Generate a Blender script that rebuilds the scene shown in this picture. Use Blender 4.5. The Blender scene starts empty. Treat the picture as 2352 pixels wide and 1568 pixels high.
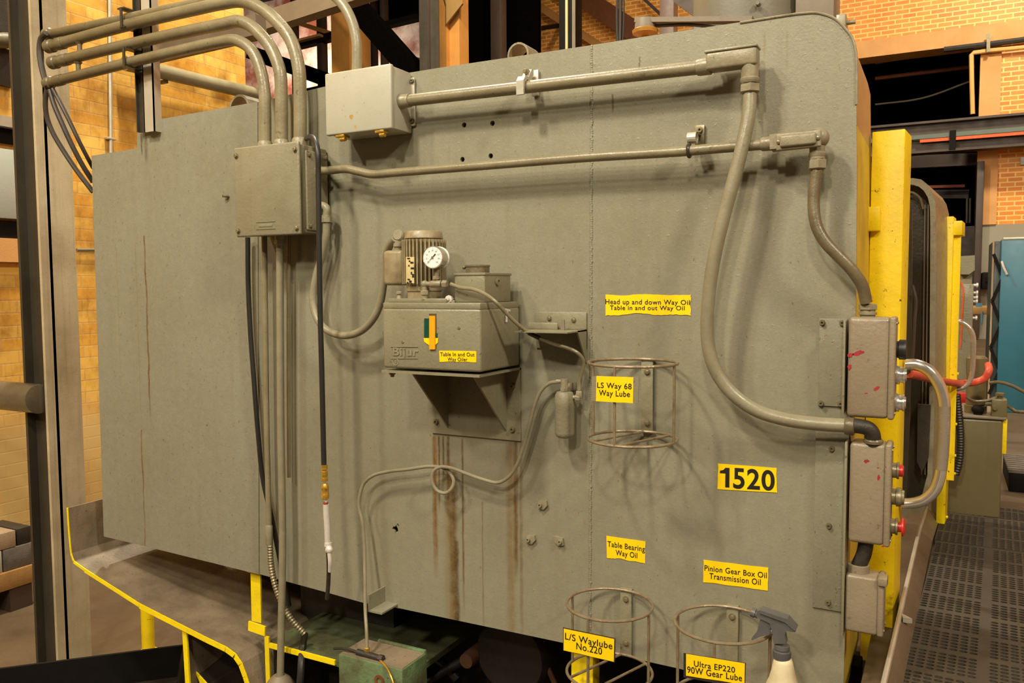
import bpy, bmesh, math, random
from mathutils import Vector, Matrix
random.seed(7)
S = bpy.context.scene
COL = S.collection

# ------------------------------------------------------------------ camera
FPX, CX, CY = 1882.0, 1176.0, 784.0
CAM = Vector((0.0, -1.9, 1.75))
YAW, PITCH, ROLL = math.radians(27.8), math.atan(124 / 1882.0), 0.0053
_f0 = Vector((-math.sin(YAW), math.cos(YAW), 0))
_r0 = Vector((math.cos(YAW), math.sin(YAW), 0))
_fw = (_f0 * math.cos(PITCH) + Vector((0, 0, -1)) * math.sin(PITCH)).normalized()
_u0 = _r0.cross(_fw).normalized()
_ri = _r0 * math.cos(ROLL) - _u0 * math.sin(ROLL)
_ui = _r0 * math.sin(ROLL) + _u0 * math.cos(ROLL)
cd = bpy.data.cameras.new('camera')
cd.sensor_width = 36.0
cd.lens = 36.0 * FPX / 2352.0
cd.clip_start = 0.05
cd.clip_end = 200
cam = bpy.data.objects.new('camera', cd)
M3 = Matrix((_ri, _ui, -_fw)).transposed()
cam.matrix_world = Matrix.Translation(CAM) @ M3.to_4x4()
COL.objects.link(cam)
S.camera = cam

# ------------------------------------------------------------------ exposure, world, hall lamps
S.view_settings.view_transform = 'Standard'
S.view_settings.look = 'None'
S.view_settings.gamma = 1.0
S.view_settings.use_curve_mapping = False
S.view_settings.exposure = 0.0
w = bpy.data.worlds.new('hall_ambience')
S.world = w
w.use_nodes = True
w.node_tree.nodes['Background'].inputs[0].default_value = (1.0, 0.84, 0.62, 1)
w.node_tree.nodes['Background'].inputs[1].default_value = 0.06

def lamp(name, loc, target, size, power, color=(1.0, 0.90, 0.71)):
    d = bpy.data.lights.new(name, 'AREA')
    d.shape = 'DISK'
    d.size = size
    d.energy = power
    d.color = color
    o = bpy.data.objects.new(name, d)
    o.location = loc
    o.rotation_euler = (Vector(target) - Vector(loc)).to_track_quat('-Z', 'Y').to_euler()
    COL.objects.link(o)
    return o

lamp('high_bay_lamp', (-1.6, -2.1, 4.5), (-1.3, 0, 1.5), 0.28, 92)
lamp('high_bay_lamp', (0.8, -6.0, 6.5), (-1.0, 0, 1.5), 0.5, 180)
lamp('high_bay_lamp', (3.6, -2.4, 5.5), (-0.8, 0.3, 1.5), 0.6, 200)
lamp('high_bay_lamp', (-4.4, -5.0, 7.0), (-1.3, 0, 1.5), 0.5, 170)
lamp('high_bay_lamp', (-1.0, -10.0, 7.8), (-1.0, 0, 1.5), 0.7, 400)
lamp('high_bay_lamp', (-3.9, 2.0, 8.2), (-5.2, 1.8, 1.6), 0.4, 520)
lamp('high_bay_lamp', (1.6, 9.0, 8.0), (2.0, 13.4, 2.5), 0.8, 400)
lamp('high_bay_lamp', (-13.0, 11.2, 7.4), (-13.5, 13.5, 4.5), 0.8, 330)
lamp('high_bay_lamp', (-3.0, 4.5, 8.0), (-4.0, 8.0, 3.5), 0.6, 300)
lamp('high_bay_lamp', (1.2, 3.2, 6.5), (0.6, 3.0, 0.9), 0.6, 70)

# ------------------------------------------------------------------ picture-to-place helpers
def ray(px, py):
    return _fw + _ri * ((px - CX) / FPX) - _ui * ((py - CY) / FPX)
def W(px, py, y=0.0):
    d = ray(px, py); return CAM + d * ((y - CAM.y) / d.y)
def WX(px, py, x):
    d = ray(px, py); return CAM + d * ((x - CAM.x) / d.x)
def WZ(px, py, z):
    d = ray(px, py); return CAM + d * ((z - CAM.z) / d.z)
def proj(p):
    q = Vector(p) - CAM; z = q.dot(_fw)
    return CX + FPX * q.dot(_ri) / z, CY - FPX * q.dot(_ui) / z
def msize(px, py, y, wpx):
    return wpx * (W(px, py, y) - CAM).dot(_fw) / FPX

# ------------------------------------------------------------------ colours and materials
def lin(c):
    o = []
    for v in c:
        v = v / 255.0
        o.append(v / 12.92 if v <= 0.04045 else ((v + 0.055) / 1.055) ** 2.4)
    return (o[0], o[1], o[2], 1.0)

class NT:
    def __init__(s, name):
        s.m = bpy.data.materials.new(name); s.m.use_nodes = True
        s.t = s.m.node_tree
        s.b = s.t.nodes['Principled BSDF']
        s.co = s.n('ShaderNodeTexCoord').outputs['Object']
    def n(s, k, **kw):
        x = s.t.nodes.new(k)
        for a, b in kw.items(): setattr(x, a, b)
        return x
    def l(s, a, b): s.t.links.new(a, b)
    def inp(s, sock, v):
        if hasattr(v, 'is_linked') or hasattr(v, 'links'): s.l(v, sock)
        else: sock.default_value = v
    def math(s, op, a, b=0.0, c=0.0, clamp=False):
        x = s.n('ShaderNodeMath', operation=op); x.use_clamp = clamp
        s.inp(x.inputs[0], a); s.inp(x.inputs[1], b); s.inp(x.inputs[2], c)
        return x.outputs[0]
    def rng(s, v, a, b, c, d):
        x = s.n('ShaderNodeMapRange'); s.inp(x.inputs[0], v)
        for i, q in enumerate((a, b, c, d)): s.inp(x.inputs[i + 1], q)
        return x.outputs[0]
    def mapped(s, scale, rot=(0, 0, 0)):
        x = s.n('ShaderNodeMapping'); s.l(s.co, x.inputs[0])
        x.inputs['Scale'].default_value = scale; x.inputs['Rotation'].default_value = rot
        return x.outputs[0]
    def noise(s, scale, detail=4.0, rough=0.55, vec=None):
        x = s.n('ShaderNodeTexNoise'); s.l(vec or s.co, x.inputs['Vector'])
        x.inputs['Scale'].default_value = scale; x.inputs['Detail'].default_value = detail
        x.inputs['Roughness'].default_value = rough
        return x.outputs['Fac']
    def mix(s, f, a, b):
        x = s.n('ShaderNodeMix', data_type='RGBA')
        s.inp(x.inputs[0], f); s.inp(x.inputs[6], a); s.inp(x.inputs[7], b)
        return x.outputs[2]
    def bump(s, h, strength=0.2, dist=0.01, prev=None):
        x = s.n('ShaderNodeBump'); s.l(h, x.inputs['Height'])
        x.inputs['Strength'].default_value = strength; x.inputs['Distance'].default_value = dist
        if prev: s.l(prev, x.inputs['Normal'])
        return x.outputs[0]
    def done(s, col, rough=0.5, metal=0.0, normal=None, spec=0.5):
        s.inp(s.b.inputs['Base Color'], col)
        s.inp(s.b.inputs['Roughness'], rough)
        s.b.inputs['Metallic'].default_value = metal
        s.b.inputs['Specular IOR Level'].default_value = spec
        if normal: s.l(normal, s.b.inputs['Normal'])
        return s.m

def paint(name, col, dirt=None, amt=0.35, scale=6.0, speck=0.0, streak=0.0, rough=0.45, bump=0.15, metal=0.0, speckcol=(60, 46, 26), bscale=120.0):
    q = NT(name)
    c = lin(col); d = lin(dirt) if dirt else tuple(v * 0.7 for v in c[:3]) + (1,)
    f = q.rng(q.noise(scale, 5, 0.6), 0.35, 0.75, 0.0, amt)
    out = q.mix(f, c, d)
    if streak:
        f2 = q.rng(q.noise(1.0, 4, 0.6, q.mapped((38, 38, 1.3))), 0.52, 0.8, 0.0, streak)
        out = q.mix(f2, out, d)
    if speck:
        f3 = q.rng(q.noise(70.0, 2, 0.5), 0.69, 0.74, 0.0, speck)
        out = q.mix(f3, out, lin(speckcol))
    nb = q.bump(q.noise(bscale, 3, 0.6), bump, 0.004)
    rr = q.rng(q.noise(scale * 2.3, 3), 0.3, 0.7, rough - 0.08, rough + 0.1)
    return q.done(out, rr, metal, nb)

def flat(name, col, rough=0.5, metal=0.0, var=0.12, scale=25.0, spec=0.5):
    q = NT(name)
    c = lin(col); d = tuple(v * (1 - 2.2 * var) for v in c[:3]) + (1,)
    return q.done(q.mix(q.rng(q.noise(scale, 4), 0.35, 0.7, 0, 1), c, d), rough, metal, None, spec)

def bricks(name, c1, c2, mortar, axis, bw=0.2, bh=0.067, ms=0.008, grime=None, gamt=0.4, rough=0.4, patch=None, soot=0.0, jit=0.5):
    q = NT(name)
    sp = q.n('ShaderNodeSeparateXYZ'); q.l(q.co, sp.inputs[0])
    cb = q.n('ShaderNodeCombineXYZ')
    q.l(sp.outputs[0 if axis == 'x' else 1], cb.inputs[0]); q.l(sp.outputs[2], cb.inputs[1])
    b = q.n('ShaderNodeTexBrick')
    q.l(cb.outputs[0], b.inputs['Vector'])
    b.inputs['Color1'].default_value = lin(c1); b.inputs['Color2'].default_value = lin(c2)
    b.inputs['Mortar'].default_value = lin(mortar)
    b.inputs['Scale'].default_value = 1.0
    b.inputs['Mortar Size'].default_value = ms
    b.inputs['Mortar Smooth'].default_value = 0.2
    b.inputs['Brick Width'].default_value = bw
    b.inputs['Row Height'].default_value = bh
    b.inputs['Bias'].default_value = -0.1
    col = b.outputs['Color']
    if grime:
        f = q.rng(q.noise(3.2, 6, 0.65), 0.42, 0.72, 0.0, gamt)
        col = q.mix(f, col, lin(grime))
        f = q.rng(q.noise(1.0, 5, 0.7, q.mapped((24, 24, 4))), 0.55, 0.8, 0.0, gamt * 0.8)
        col = q.mix(f, col, lin(grime))
    if patch:
        pc, za, zb = patch
        f = q.math('MULTIPLY', q.rng(sp.outputs[2], za, zb, 1.0, 0.0), 1.0, clamp=True)
        g = q.math('MULTIPLY', f, q.rng(q.noise(2.5, 4), 0.30, 0.5, 0.3, 1.0), clamp=True)
        col = q.mix(g, col, lin(pc))
    h = q.math('SUBTRACT', 1.0, b.outputs['Fac'])
    nb = q.bump(h, 0.5, 0.006)
    nb = q.bump(q.noise(60, 3), 0.12, 0.004, nb)
    return q.done(col, rough, 0, nb)

# ------------------------------------------------------------------ geometry collector
class G:
    def __init__(s): s.v = []; s.f = []
    def add(s, vs, fs):
        k = len(s.v); s.v += [Vector(p) for p in vs]; s.f += [[i + k for i in f] for f in fs]; return s
    def bm(s, b):
        b.verts.index_update()
        return s.add([v.co.copy() for v in b.verts], [[v.index for v in f.verts] for f in b.faces])
    def box(s, lo, hi, bev=0.0, seg=2, M=None):
        b = bmesh.new()
        bmesh.ops.create_cube(b, size=1.0)
        lo = Vector(lo); hi = Vector(hi)
        for v in b.verts:
            v.co = Vector(((lo[i] + hi[i]) / 2 + v.co[i] * (hi[i] - lo[i])) for i in range(3)) if False else Vector([(lo[i] + hi[i]) / 2 + v.co[i] * (hi[i] - lo[i]) for i in range(3)])
        if bev:
            bev = min(bev, 0.45 * min(abs(hi[i] - lo[i]) for i in range(3)))
            bmesh.ops.bevel(b, geom=b.edges[:], offset=bev, segments=seg, affect='EDGES', profile=0.5)
        if M is not None:
            for v in b.verts: v.co = M @ v.co
        s.bm(b); b.free(); return s
    def prism(s, poly, off, cap=True):
        n = len(poly); off = Vector(off)
        vs = [Vector(p) for p in poly] + [Vector(p) + off for p in poly]
        fs = [[i, (i + 1) % n, n + (i + 1) % n, n + i] for i in range(n)]
        if cap: fs += [list(range(n))[::-1], list(range(n, 2 * n))]
        return s.add(vs, fs)
    def lathe(s, p, ax, prof, seg=20, cap=True):
        """prof: (distance along axis, radius)"""
        p = Vector(p); ax = Vector(ax).normalized()
        e = ax.orthogonal().normalized(); g = ax.cross(e)
        vs, fs = [], []
        for t, r in prof:
            for k in range(seg):
                a = 2 * math.pi * k / seg
                vs.append(p + ax * t + (e * math.cos(a) + g * math.sin(a)) * max(r, 1e-5))
        for j in range(len(prof) - 1):
            for k in range(seg):
                k2 = (k + 1) % seg
                fs.append([j * seg + k, j * seg + k2, (j + 1) * seg + k2, (j + 1) * seg + k])
        if cap:
            fs.append(list(range(seg))[::-1]); fs.append([(len(prof) - 1) * seg + k for k in range(seg)])
        return s.add(vs, fs)
    def cyl(s, a, b, r, r2=None, seg=16):
        a = Vector(a); b = Vector(b)
        return s.lathe(a, b - a, [(0, r), ((b - a).length, r if r2 is None else r2)], seg)
    def bar(s, a, b, wd, ht, up=(0, 0, 1)):
        """rectangular bar from a to b, wd across, ht along up"""
        a = Vector(a); b = Vector(b); d = (b - a).normalized(); up = Vector(up)
        sd = d.cross(up).normalized(); u = sd.cross(d).normalized()
        q = [sd * wd / 2 + u * ht / 2, -sd * wd / 2 + u * ht / 2, -sd * wd / 2 - u * ht / 2, sd * wd / 2 - u * ht / 2]
        return s.prism([a + x for x in q], b - a)
    def tube(s, pts, r, seg=12, sub=6, ridge=0.0, pitch=0.012, closed=False, cap=True):
        pts = [Vector(p) for p in pts]
        P = smooth(pts, sub, closed) if sub > 1 else pts
        if ridge:
            P = resample(P, pitch / 2.0)
        n = len(P); vs = []; fs = []
        def tan(i):
            if closed: return (P[(i + 1) % n] - P[i - 1]).normalized()
            return (P[min(i + 1, n - 1)] - P[max(i - 1, 0)]).normalized()
        e = tan(0).orthogonal().normalized()
        for i in range(n):
            t = tan(i); e = (e - t * e.dot(t)).normalized(); g = t.cross(e)
            rr = r * (1 + ridge * (1 if i % 2 else -1)) if ridge else r
            for k in range(seg):
                a = 2 * math.pi * k / seg
                vs.append(P[i] + (e * math.cos(a) + g * math.sin(a)) * rr)
        for i in range(n if closed else n - 1):
            j = (i + 1) % n
            for k in range(seg):
                k2 = (k + 1) % seg
                fs.append([i * seg + k, i * seg + k2, j * seg + k2, j * seg + k])
        if cap and not closed:
            fs.append(list(range(seg))[::-1]); fs.append([(n - 1) * seg + k for k in range(seg)])
        return s.add(vs, fs)
    def ring(s, c, ax, R, r, seg=40, rs=8):
        c = Vector(c); ax = Vector(ax).normalized(); e = ax.orthogonal().normalized(); g = ax.cross(e)
        return s.tube([c + (e * math.cos(2 * math.pi * k / seg) + g * math.sin(2 * math.pi * k / seg)) * R for k in range(seg)], r, rs, 1, closed=True)
    def sphere(s, c, r, sc=(1, 1, 1), seg=16):
        b = bmesh.new(); bmesh.ops.create_uvsphere(b, u_segments=seg, v_segments=seg // 2, radius=r)
        for v in b.verts: v.co = Vector((v.co.x * sc[0], v.co.y * sc[1], v.co.z * sc[2])) + Vector(c)
        s.bm(b); b.free(); return s
    def hexbolt(s, p, ax, r, h, washer=True):
        p = Vector(p); ax = Vector(ax).normalized()
        if washer: s.lathe(p, ax, [(0, r * 1.35), (h * 0.25, r * 1.35)], 16)
        s.lathe(p, ax, [(h * 0.2, r), (h * 0.9, r), (h, r * 0.8)], 6)
        return s
    def socket(s, p, ax, r, h):
        """round cap screw with a recessed middle"""
        return s.lathe(p, ax, [(0, r * 1.3), (h * 0.2, r * 1.3), (h * 0.2, r), (h, r), (h, r * 0.5), (h * 0.45, r * 0.5), (h * 0.45, 0)], 14)

def smooth(pts, sub, closed=False):
    n = len(pts)
    if n < 3 and not closed:
        return pts
    out = []
    for i in range(n if closed else n - 1):
        p1 = pts[i]; p2 = pts[(i + 1) % n]
        p0 = pts[i - 1] if (i > 0 or closed) else p1 * 2 - p2
        p3 = pts[(i + 2) % n] if (i + 2 < n or closed) else p2 * 2 - p1
        # centripetal Catmull-Rom
        t1 = max((p1 - p0).length, 1e-6) ** 0.5; t2 = t1 + max((p2 - p1).length, 1e-6) ** 0.5
        t3 = t2 + max((p3 - p2).length, 1e-6) ** 0.5
        for k in range(sub):
            t = t1 + (t2 - t1) * k / sub
            A1 = p0 * ((t1 - t) / t1) + p1 * (t / t1)
            A2 = p1 * ((t2 - t) / (t2 - t1)) + p2 * ((t - t1) / (t2 - t1))
            A3 = p2 * ((t3 - t) / (t3 - t2)) + p3 * ((t - t2) / (t3 - t2))
            B1 = A1 * ((t2 - t) / t2) + A2 * (t / t2)
            B2 = A2 * ((t3 - t) / (t3 - t1)) + A3 * ((t - t1) / (t3 - t1))
            out.append(B1 * ((t2 - t) / (t2 - t1)) + B2 * ((t - t1) / (t2 - t1)))
    if not closed: out.append(pts[-1])
    return out

def resample(P, step):
    out = [P[0].copy()]; acc = 0.0
    for a, b in zip(P, P[1:]):
        L = (b - a).length; t = step - acc
        while t <= L:
            out.append(a.lerp(b, t / L)); t += step
        acc = L - (t - step)
    return out

# ------------------------------------------------------------------ objects
def tag(o, label=None, cat=None, group=None, kind=None):
    if label: o['label'] = label
    if cat: o['category'] = cat
    if group: o['group'] = group
    if kind: o['kind'] = kind
    return o
def thing(name, label, cat, loc, group=None):
    o = bpy.data.objects.new(name, None)
    o.empty_display_size = 0.05
    COL.objects.link(o); o.location = loc
    return tag(o, label, cat, group)
def obj(name, g, m, parent=None, label=None, sm=0.6, base=None):
    me = bpy.data.meshes.new(name)
    me.from_pydata([tuple(v) for v in g.v], [], g.f)
    b = bmesh.new(); b.from_mesh(me)
    bmesh.ops.recalc_face_normals(b, faces=b.faces[:])
    b.to_mesh(me); b.free()
    for p in me.polygons: p.use_smooth = True
    me.set_sharp_from_angle(angle=sm)
    me.materials.append(m)
    o = bpy.data.objects.new(name, me); COL.objects.link(o)
    if parent:
        o.parent = parent
        if parent.type == 'EMPTY': o.location = -parent.location
    if label: o['label'] = label
    return o
def solo(name, g, m, label, cat, group=None, kind=None, sm=0.6):
    return tag(obj(name, g, m, sm=sm), label, cat, group, kind)
def struct(name, g, m, label=None):
    o = obj(name, g, m); o['kind'] = 'structure'
    if label: o['label'] = label
    return o

def text2d(body, bold=0.0):
    c = bpy.data.curves.new('t', 'FONT'); c.body = body; c.offset = bold; c.resolution_u = 6; c.space_character = 1.08
    o = bpy.data.objects.new('t', c); COL.objects.link(o)
    bpy.context.view_layer.update()
    e = o.evaluated_get(bpy.context.evaluated_depsgraph_get())
    me = e.to_mesh()
    vs = [v.co.copy() for v in me.vertices]; fs = [list(p.vertices) for p in me.polygons]
    e.to_mesh_clear(); bpy.data.objects.remove(o); bpy.data.curves.remove(c)
    x0 = min(v.x for v in vs); x1 = max(v.x for v in vs); 
    return vs, fs, x0, x1
CAP = max(p.y for p in text2d('H')[0])
def quad_point(Q, u, v):
    a, b, c, d = Q
    return (a * (1 - u) + b * u) * (1 - v) + (d * (1 - u) + c * u) * v
def lettering(g, Q, body, u0, u1, v0, v1, off, bold=0.0):
    """set body between u0..u1 across and cap height v0 (top)..v1 (baseline) of quad Q"""
    vs, fs, x0, x1 = text2d(body, bold)
    H = CAP
    out = []
    for p in vs:
        u = u0 + (u1 - u0) * (p.x - x0) / (x1 - x0)
        v = v1 + (v0 - v1) * (p.y / H)
        out.append(quad_point(Q, u, v) + off)
    return g.add(out, fs)
def sheet(Q, off, n=24, jag=(0, 0, 0, 0)):
    """thin label: border of quad Q with worn edges (top, right, bottom, left)"""
    pts = []
    for side in range(4):
        ph = [random.uniform(0, 6.28) for _ in range(3)]
        for k in range(n):
            t = k / n; wv = .5 + .28 * math.sin(5 * t + ph[0]) + .22 * math.sin(13 * t + ph[1])
            j = jag[side] * (max(0, wv) ** 2 * .8 + .2 * random.random() ** 3)
            u, v = [(t, j), (1 - j, t), (1 - t, 1 - j), (j, 1 - t)][side]
            pts.append(quad_point(Q, u, v))
    return G().prism(pts, off)
# ------------------------------------------------------------------ palette
M = {}
M['box_paint'] = paint('grey_enamel', (137, 131, 107), (102, 90, 62), 0.4, 9, 0.5, 0.25, 0.38, 0.25)
M['pipe_paint'] = paint('painted_conduit', (136, 126, 98), (92, 78, 52), 0.5, 14, 0.35, 0.0, 0.34, 0.16)
M['pipe_dirty'] = paint('dusty_conduit', (112, 100, 74), (62, 50, 32), 0.6, 16, 0.4, 0.0, 0.36, 0.2)
M['flex'] = paint('flexible_conduit_grey', (142, 134, 110), (98, 86, 60), 0.4, 18, 0.2, 0, 0.34, 0.14)
M['fitting'] = paint('painted_fitting', (146, 137, 112), (90, 76, 50), 0.5, 30, 0.5, 0, 0.36, 0.18)
M['white_box'] = paint('pale_enamel', (176, 172, 154), (150, 140, 114), 0.3, 6, 0.25, 0.1, 0.35, 0.08)
M['rubber'] = flat('black_rubber', (40, 37, 34), 0.45)
M['darkcable'] = flat('dark_cable', (62, 52, 42), 0.5)
M['brass'] = paint('brass', (222, 178, 74), (140, 100, 36), 0.4, 60, 0, 0, 0.28, 0.05, 0.7)
M['chrome'] = paint('polished_steel', (222, 216, 206), (180, 170, 155), 0.3, 20, 0, 0, 0.2, 0.02, 0.75)
M['silver'] = paint('cast_aluminium', (222, 214, 204), (180, 168, 152), 0.3, 30, 0, 0, 0.3, 0.05, 0.25)
M['knurl'] = None
M['steel_dark'] = paint('oily_dark_steel', (52, 45, 36), (24, 20, 15), 0.6, 9, 0.3, 0, 0.5, 0.3)
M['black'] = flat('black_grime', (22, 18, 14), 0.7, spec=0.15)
M['steam'] = paint('dull_pipe_paint', (150, 142, 112), (104, 94, 66), 0.5, 5, 0, 0, 0.35, 0.1)
M['void'] = flat('sooty_black', (9, 7, 6), 0.9, spec=0.0)  # black stands in for missing light in unlit places; also black steel
M['wire'] = paint('rusty_wire', (146, 130, 104), (96, 68, 40), 0.6, 40, 0, 0, 0.35, 0.2, 0.25)
M['yellow_label'] = paint('yellow_vinyl', (255, 214, 2), (238, 180, 12), 0.3, 22, 0.12, 0, 0.42, 0.03)
M['ink'] = flat('black_ink', (24, 19, 12), 0.6)
M['yellow_paint'] = paint('yellow_safety_paint', (255, 222, 4), (130, 104, 24), 0.32, 6, 0.95, 0.2, 0.45, 0.3)
M['yellow_edge'] = paint('yellow_edge_paint', (255, 226, 10), (190, 150, 30), 0.35, 20, 0.4, 0, 0.5, 0.2)
M['motor'] = paint('motor_beige', (158, 145, 112), (96, 70, 38), 0.6, 26, 0.3, 0.3, 0.4, 0.15)
M['bolt'] = paint('painted_bolt', (140, 128, 98), (70, 58, 38), 0.6, 60, 0, 0, 0.35, 0.1, 0.3)
M['gauge_white'] = flat('gauge_dial', (238, 234, 226), 0.3, 0, 0.02)
M['red'] = flat('red_plastic', (205, 48, 40), 0.35)
M['red_hose'] = flat('orange_red_hose', (228, 92, 66), 0.45)
M['grey_plastic'] = flat('grey_plastic', (96, 94, 92), 0.38)
M['bottle'] = paint('cream_plastic', (226, 212, 172), (120, 98, 64), 0.5, 14, 0.3, 0, 0.4, 0.05)
M['green'] = paint('chipped_green_paint', (108, 136, 92), (74, 58, 42), 0.95, 11, 0.7, 0.2, 0.55, 0.5)
M['green_dirty'] = paint('oily_green_paint', (92, 102, 72), (62, 50, 36), 0.9, 8, 0.6, 0.2, 0.5, 0.4)
M['pan'] = paint('bare_pan_steel', (140, 124, 102), (72, 62, 50), 0.75, 8, 0.5, 0.2, 0.45, 0.3)
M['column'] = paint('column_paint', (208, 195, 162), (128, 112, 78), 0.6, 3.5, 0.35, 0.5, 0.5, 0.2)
M['column_web'] = paint('column_web_paint', (70, 63, 50), (42, 36, 27), 0.6, 3.5, 0.3, 0.6, 0.5, 0.2)  # recess shade of the left column put into the colour; also dark steel
M['steel_brown'] = paint('primed_steel', (74, 58, 46), (44, 34, 26), 0.5, 3, 0, 0.2, 0.5, 0.1)
M['steel_grey'] = paint('grey_steel', (128, 116, 98), (84, 74, 60), 0.5, 3, 0.1, 0.2, 0.5, 0.1)
M['galv'] = paint('galvanised', (196, 190, 172), (140, 128, 104), 0.3, 8, 0, 0, 0.4, 0.05, 0.4)
M['blue'] = paint('blue_cabinet', (44, 104, 124), (34, 74, 88), 0.4, 2, 0, 0, 0.4, 0.05)
M['teal_dark'] = paint('dark_teal_steel', (58, 68, 64), (34, 40, 38), 0.5, 6, 0, 0, 0.4, 0.1)
M['tank'] = paint('tank_olive', (120, 110, 78), (94, 78, 48), 0.5, 3, 0.1, 0.4, 0.3, 0.05)
M['wood'] = paint('pallet_wood', (176, 132, 72), (104, 70, 36), 0.5, 5, 0, 0.3, 0.7, 0.3)
M['block_pink'] = paint('pinkish_block', (168, 142, 112), (116, 94, 72), 0.5, 12, 0.1, 0, 0.8, 0.4)
M['block_grey'] = paint('grey_block', (112, 104, 92), (64, 56, 48), 0.7, 14, 0.3, 0, 0.8, 0.5)
M['amber'] = paint('amber_cap', (176, 124, 44), (96, 62, 24), 0.5, 20, 0, 0, 0.4, 0.1)
M['drum'] = paint('motor_drum_grey', (120, 116, 100), (84, 78, 64), 0.5, 3, 0.2, 0.1, 0.45, 0.1)
M['orange_conduit'] = flat('orange_rail', (235, 96, 30), 0.5)
M['mat'] = paint('black_rubber_mat', (66, 58, 46), (40, 34, 26), 0.5, 5, 0.15, 0, 0.6, 0.25)
M['pit'] = paint('oily_black_iron', (30, 25, 20), (14, 11, 9), 0.6, 9, 0.2, 0, 0.5, 0.3)  # shade under the housing is put into this iron colour
M['rust'] = flat('rust_orange', (120, 66, 24), 0.8)
M['guard_dark'] = paint('dark_guard', (64, 58, 48), (36, 30, 24), 0.7, 7, 0.3, 0.3, 0.35, 0.2)
M['kerb'] = paint('kerb_steel', (120, 104, 82), (78, 66, 48), 0.5, 5, 0.25, 0.1, 0.45, 0.2)

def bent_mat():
    q = NT('conduit_with_dust')  # turns darker brown towards the left end
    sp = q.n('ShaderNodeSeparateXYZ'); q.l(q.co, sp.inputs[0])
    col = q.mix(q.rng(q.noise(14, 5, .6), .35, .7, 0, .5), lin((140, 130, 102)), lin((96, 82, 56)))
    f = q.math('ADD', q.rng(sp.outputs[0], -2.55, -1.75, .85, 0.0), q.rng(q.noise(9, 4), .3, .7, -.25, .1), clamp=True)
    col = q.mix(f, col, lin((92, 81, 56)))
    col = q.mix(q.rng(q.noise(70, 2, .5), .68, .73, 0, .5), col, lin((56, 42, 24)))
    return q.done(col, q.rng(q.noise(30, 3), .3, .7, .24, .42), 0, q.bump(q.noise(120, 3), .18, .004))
M['bent'] = bent_mat()
def knurl():
    q = NT('knurled_steel')
    a = q.n('ShaderNodeTexWave', wave_type='BANDS', bands_direction='DIAGONAL'); q.l(q.mapped((1, 1, 1)), a.inputs['Vector'])
    a.inputs['Scale'].default_value = 260
    b = q.n('ShaderNodeTexWave', wave_type='BANDS', bands_direction='DIAGONAL'); q.l(q.mapped((-1, 1, 1)), b.inputs['Vector'])
    b.inputs['Scale'].default_value = 260
    h = q.math('MULTIPLY', a.outputs['Fac'], b.outputs['Fac'])
    return q.done(lin((206, 200, 188)), 0.34, 0.7, q.bump(h, 0.8, 0.003))
M['knurl'] = knurl()

def post_mat():
    q = NT('worn_yellow_gate_paint')
    col = q.mix(q.rng(q.noise(6, 5, .6), .42, .75, 0, .45), lin((255, 222, 4)), lin((196, 152, 20)))
    col = q.mix(q.rng(q.noise(9, 6, .7), .60, .70, 0, .75), col, lin((120, 98, 30)))
    col = q.mix(q.rng(q.noise(48, 4, .7), .65, .69, 0, .9), col, lin((58, 46, 20)))
    return q.done(col, .45, 0, q.bump(q.noise(70, 4), .25, .004))
M['yellow_paint'] = post_mat()
def panel_mat(name, base, dirt, streaks, blobs=0.0):
    q = NT(name)
    sp = q.n('ShaderNodeSeparateXYZ'); q.l(q.co, sp.inputs[0]); X = sp.outputs[0]; Z = sp.outputs[2]
    c = lin(base); d = lin(dirt)
    col = q.mix(q.rng(q.noise(2.2, 5, 0.6), 0.35, 0.7, 0.0, 0.45), c, d)
    col = q.mix(q.rng(q.noise(1.0, 4, 0.6, q.mapped((26, 26, 0.8))), 0.5, 0.8, 0.0, 0.30), col, d)
    col = q.mix(q.rng(q.noise(75, 2, 0.5, q.mapped((1.6, 1.6, 0.9))), 0.685, 0.73, 0.0, 0.55), col, lin((92, 70, 40)))
    col = q.mix(q.rng(q.noise(24, 3, 0.6), 0.74, 0.77, 0.0, 0.7), col, lin((64, 48, 28)))
    wob = q.rng(q.noise(1.0, 3, 0.6, q.mapped((2, 2, 9))), 0.2, 0.8, -1.0, 1.0)
    tex = q.rng(q.noise(1.0, 4, 0.65, q.mapped((90, 90, 7))), 0.25, 0.55, 0.45, 1.0)
    acc = {}
    for (x0, zt, zb, wd, amp, st, cc) in streaks:
        xx = q.math('ADD', X, q.math('MULTIPLY', wob, amp))
        dd = q.math('ABSOLUTE', q.math('SUBTRACT', xx, x0))
        m = q.math('MULTIPLY', q.rng(dd, wd * 0.25, wd, 1.0, 0.0), q.rng(Z, zt - 0.004, zt, 1.0, 0.0))
        m = q.math('MULTIPLY', m, q.rng(Z, zb, zb + 0.25 * (zt - zb), 0.0, 1.0))
        m = q.math('MULTIPLY', m, st)
        acc[cc] = q.math('MAXIMUM', acc[cc], m) if cc in acc else m
    for cc, m in acc.items():
        col = q.mix(q.math('MULTIPLY', m, tex), col, lin(cc))
    col = q.mix(q.rng(q.noise(150, 3, 0.6), 0.35, 0.68, 0.0, 0.30), col, d)
    col = q.mix(q.rng(q.noise(40, 4, 0.6), 0.45, 0.7, 0.0, 0.22), col, lin((156, 150, 124)))
    nb = q.bump(q.noise(3.0, 2), 0.12, 0.02)
    nb = q.bump(q.noise(150, 3, 0.6), 0.16, 0.003, nb)
    nb = q.bump(q.rng(q.noise(90, 3, 0.6), 0.62, 0.74, 0, 1), 0.3, 0.002, nb)
    return q.done(col, q.rng(q.noise(6, 3), 0.3, 0.7, 0.34, 0.5), 0, nb)

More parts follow.
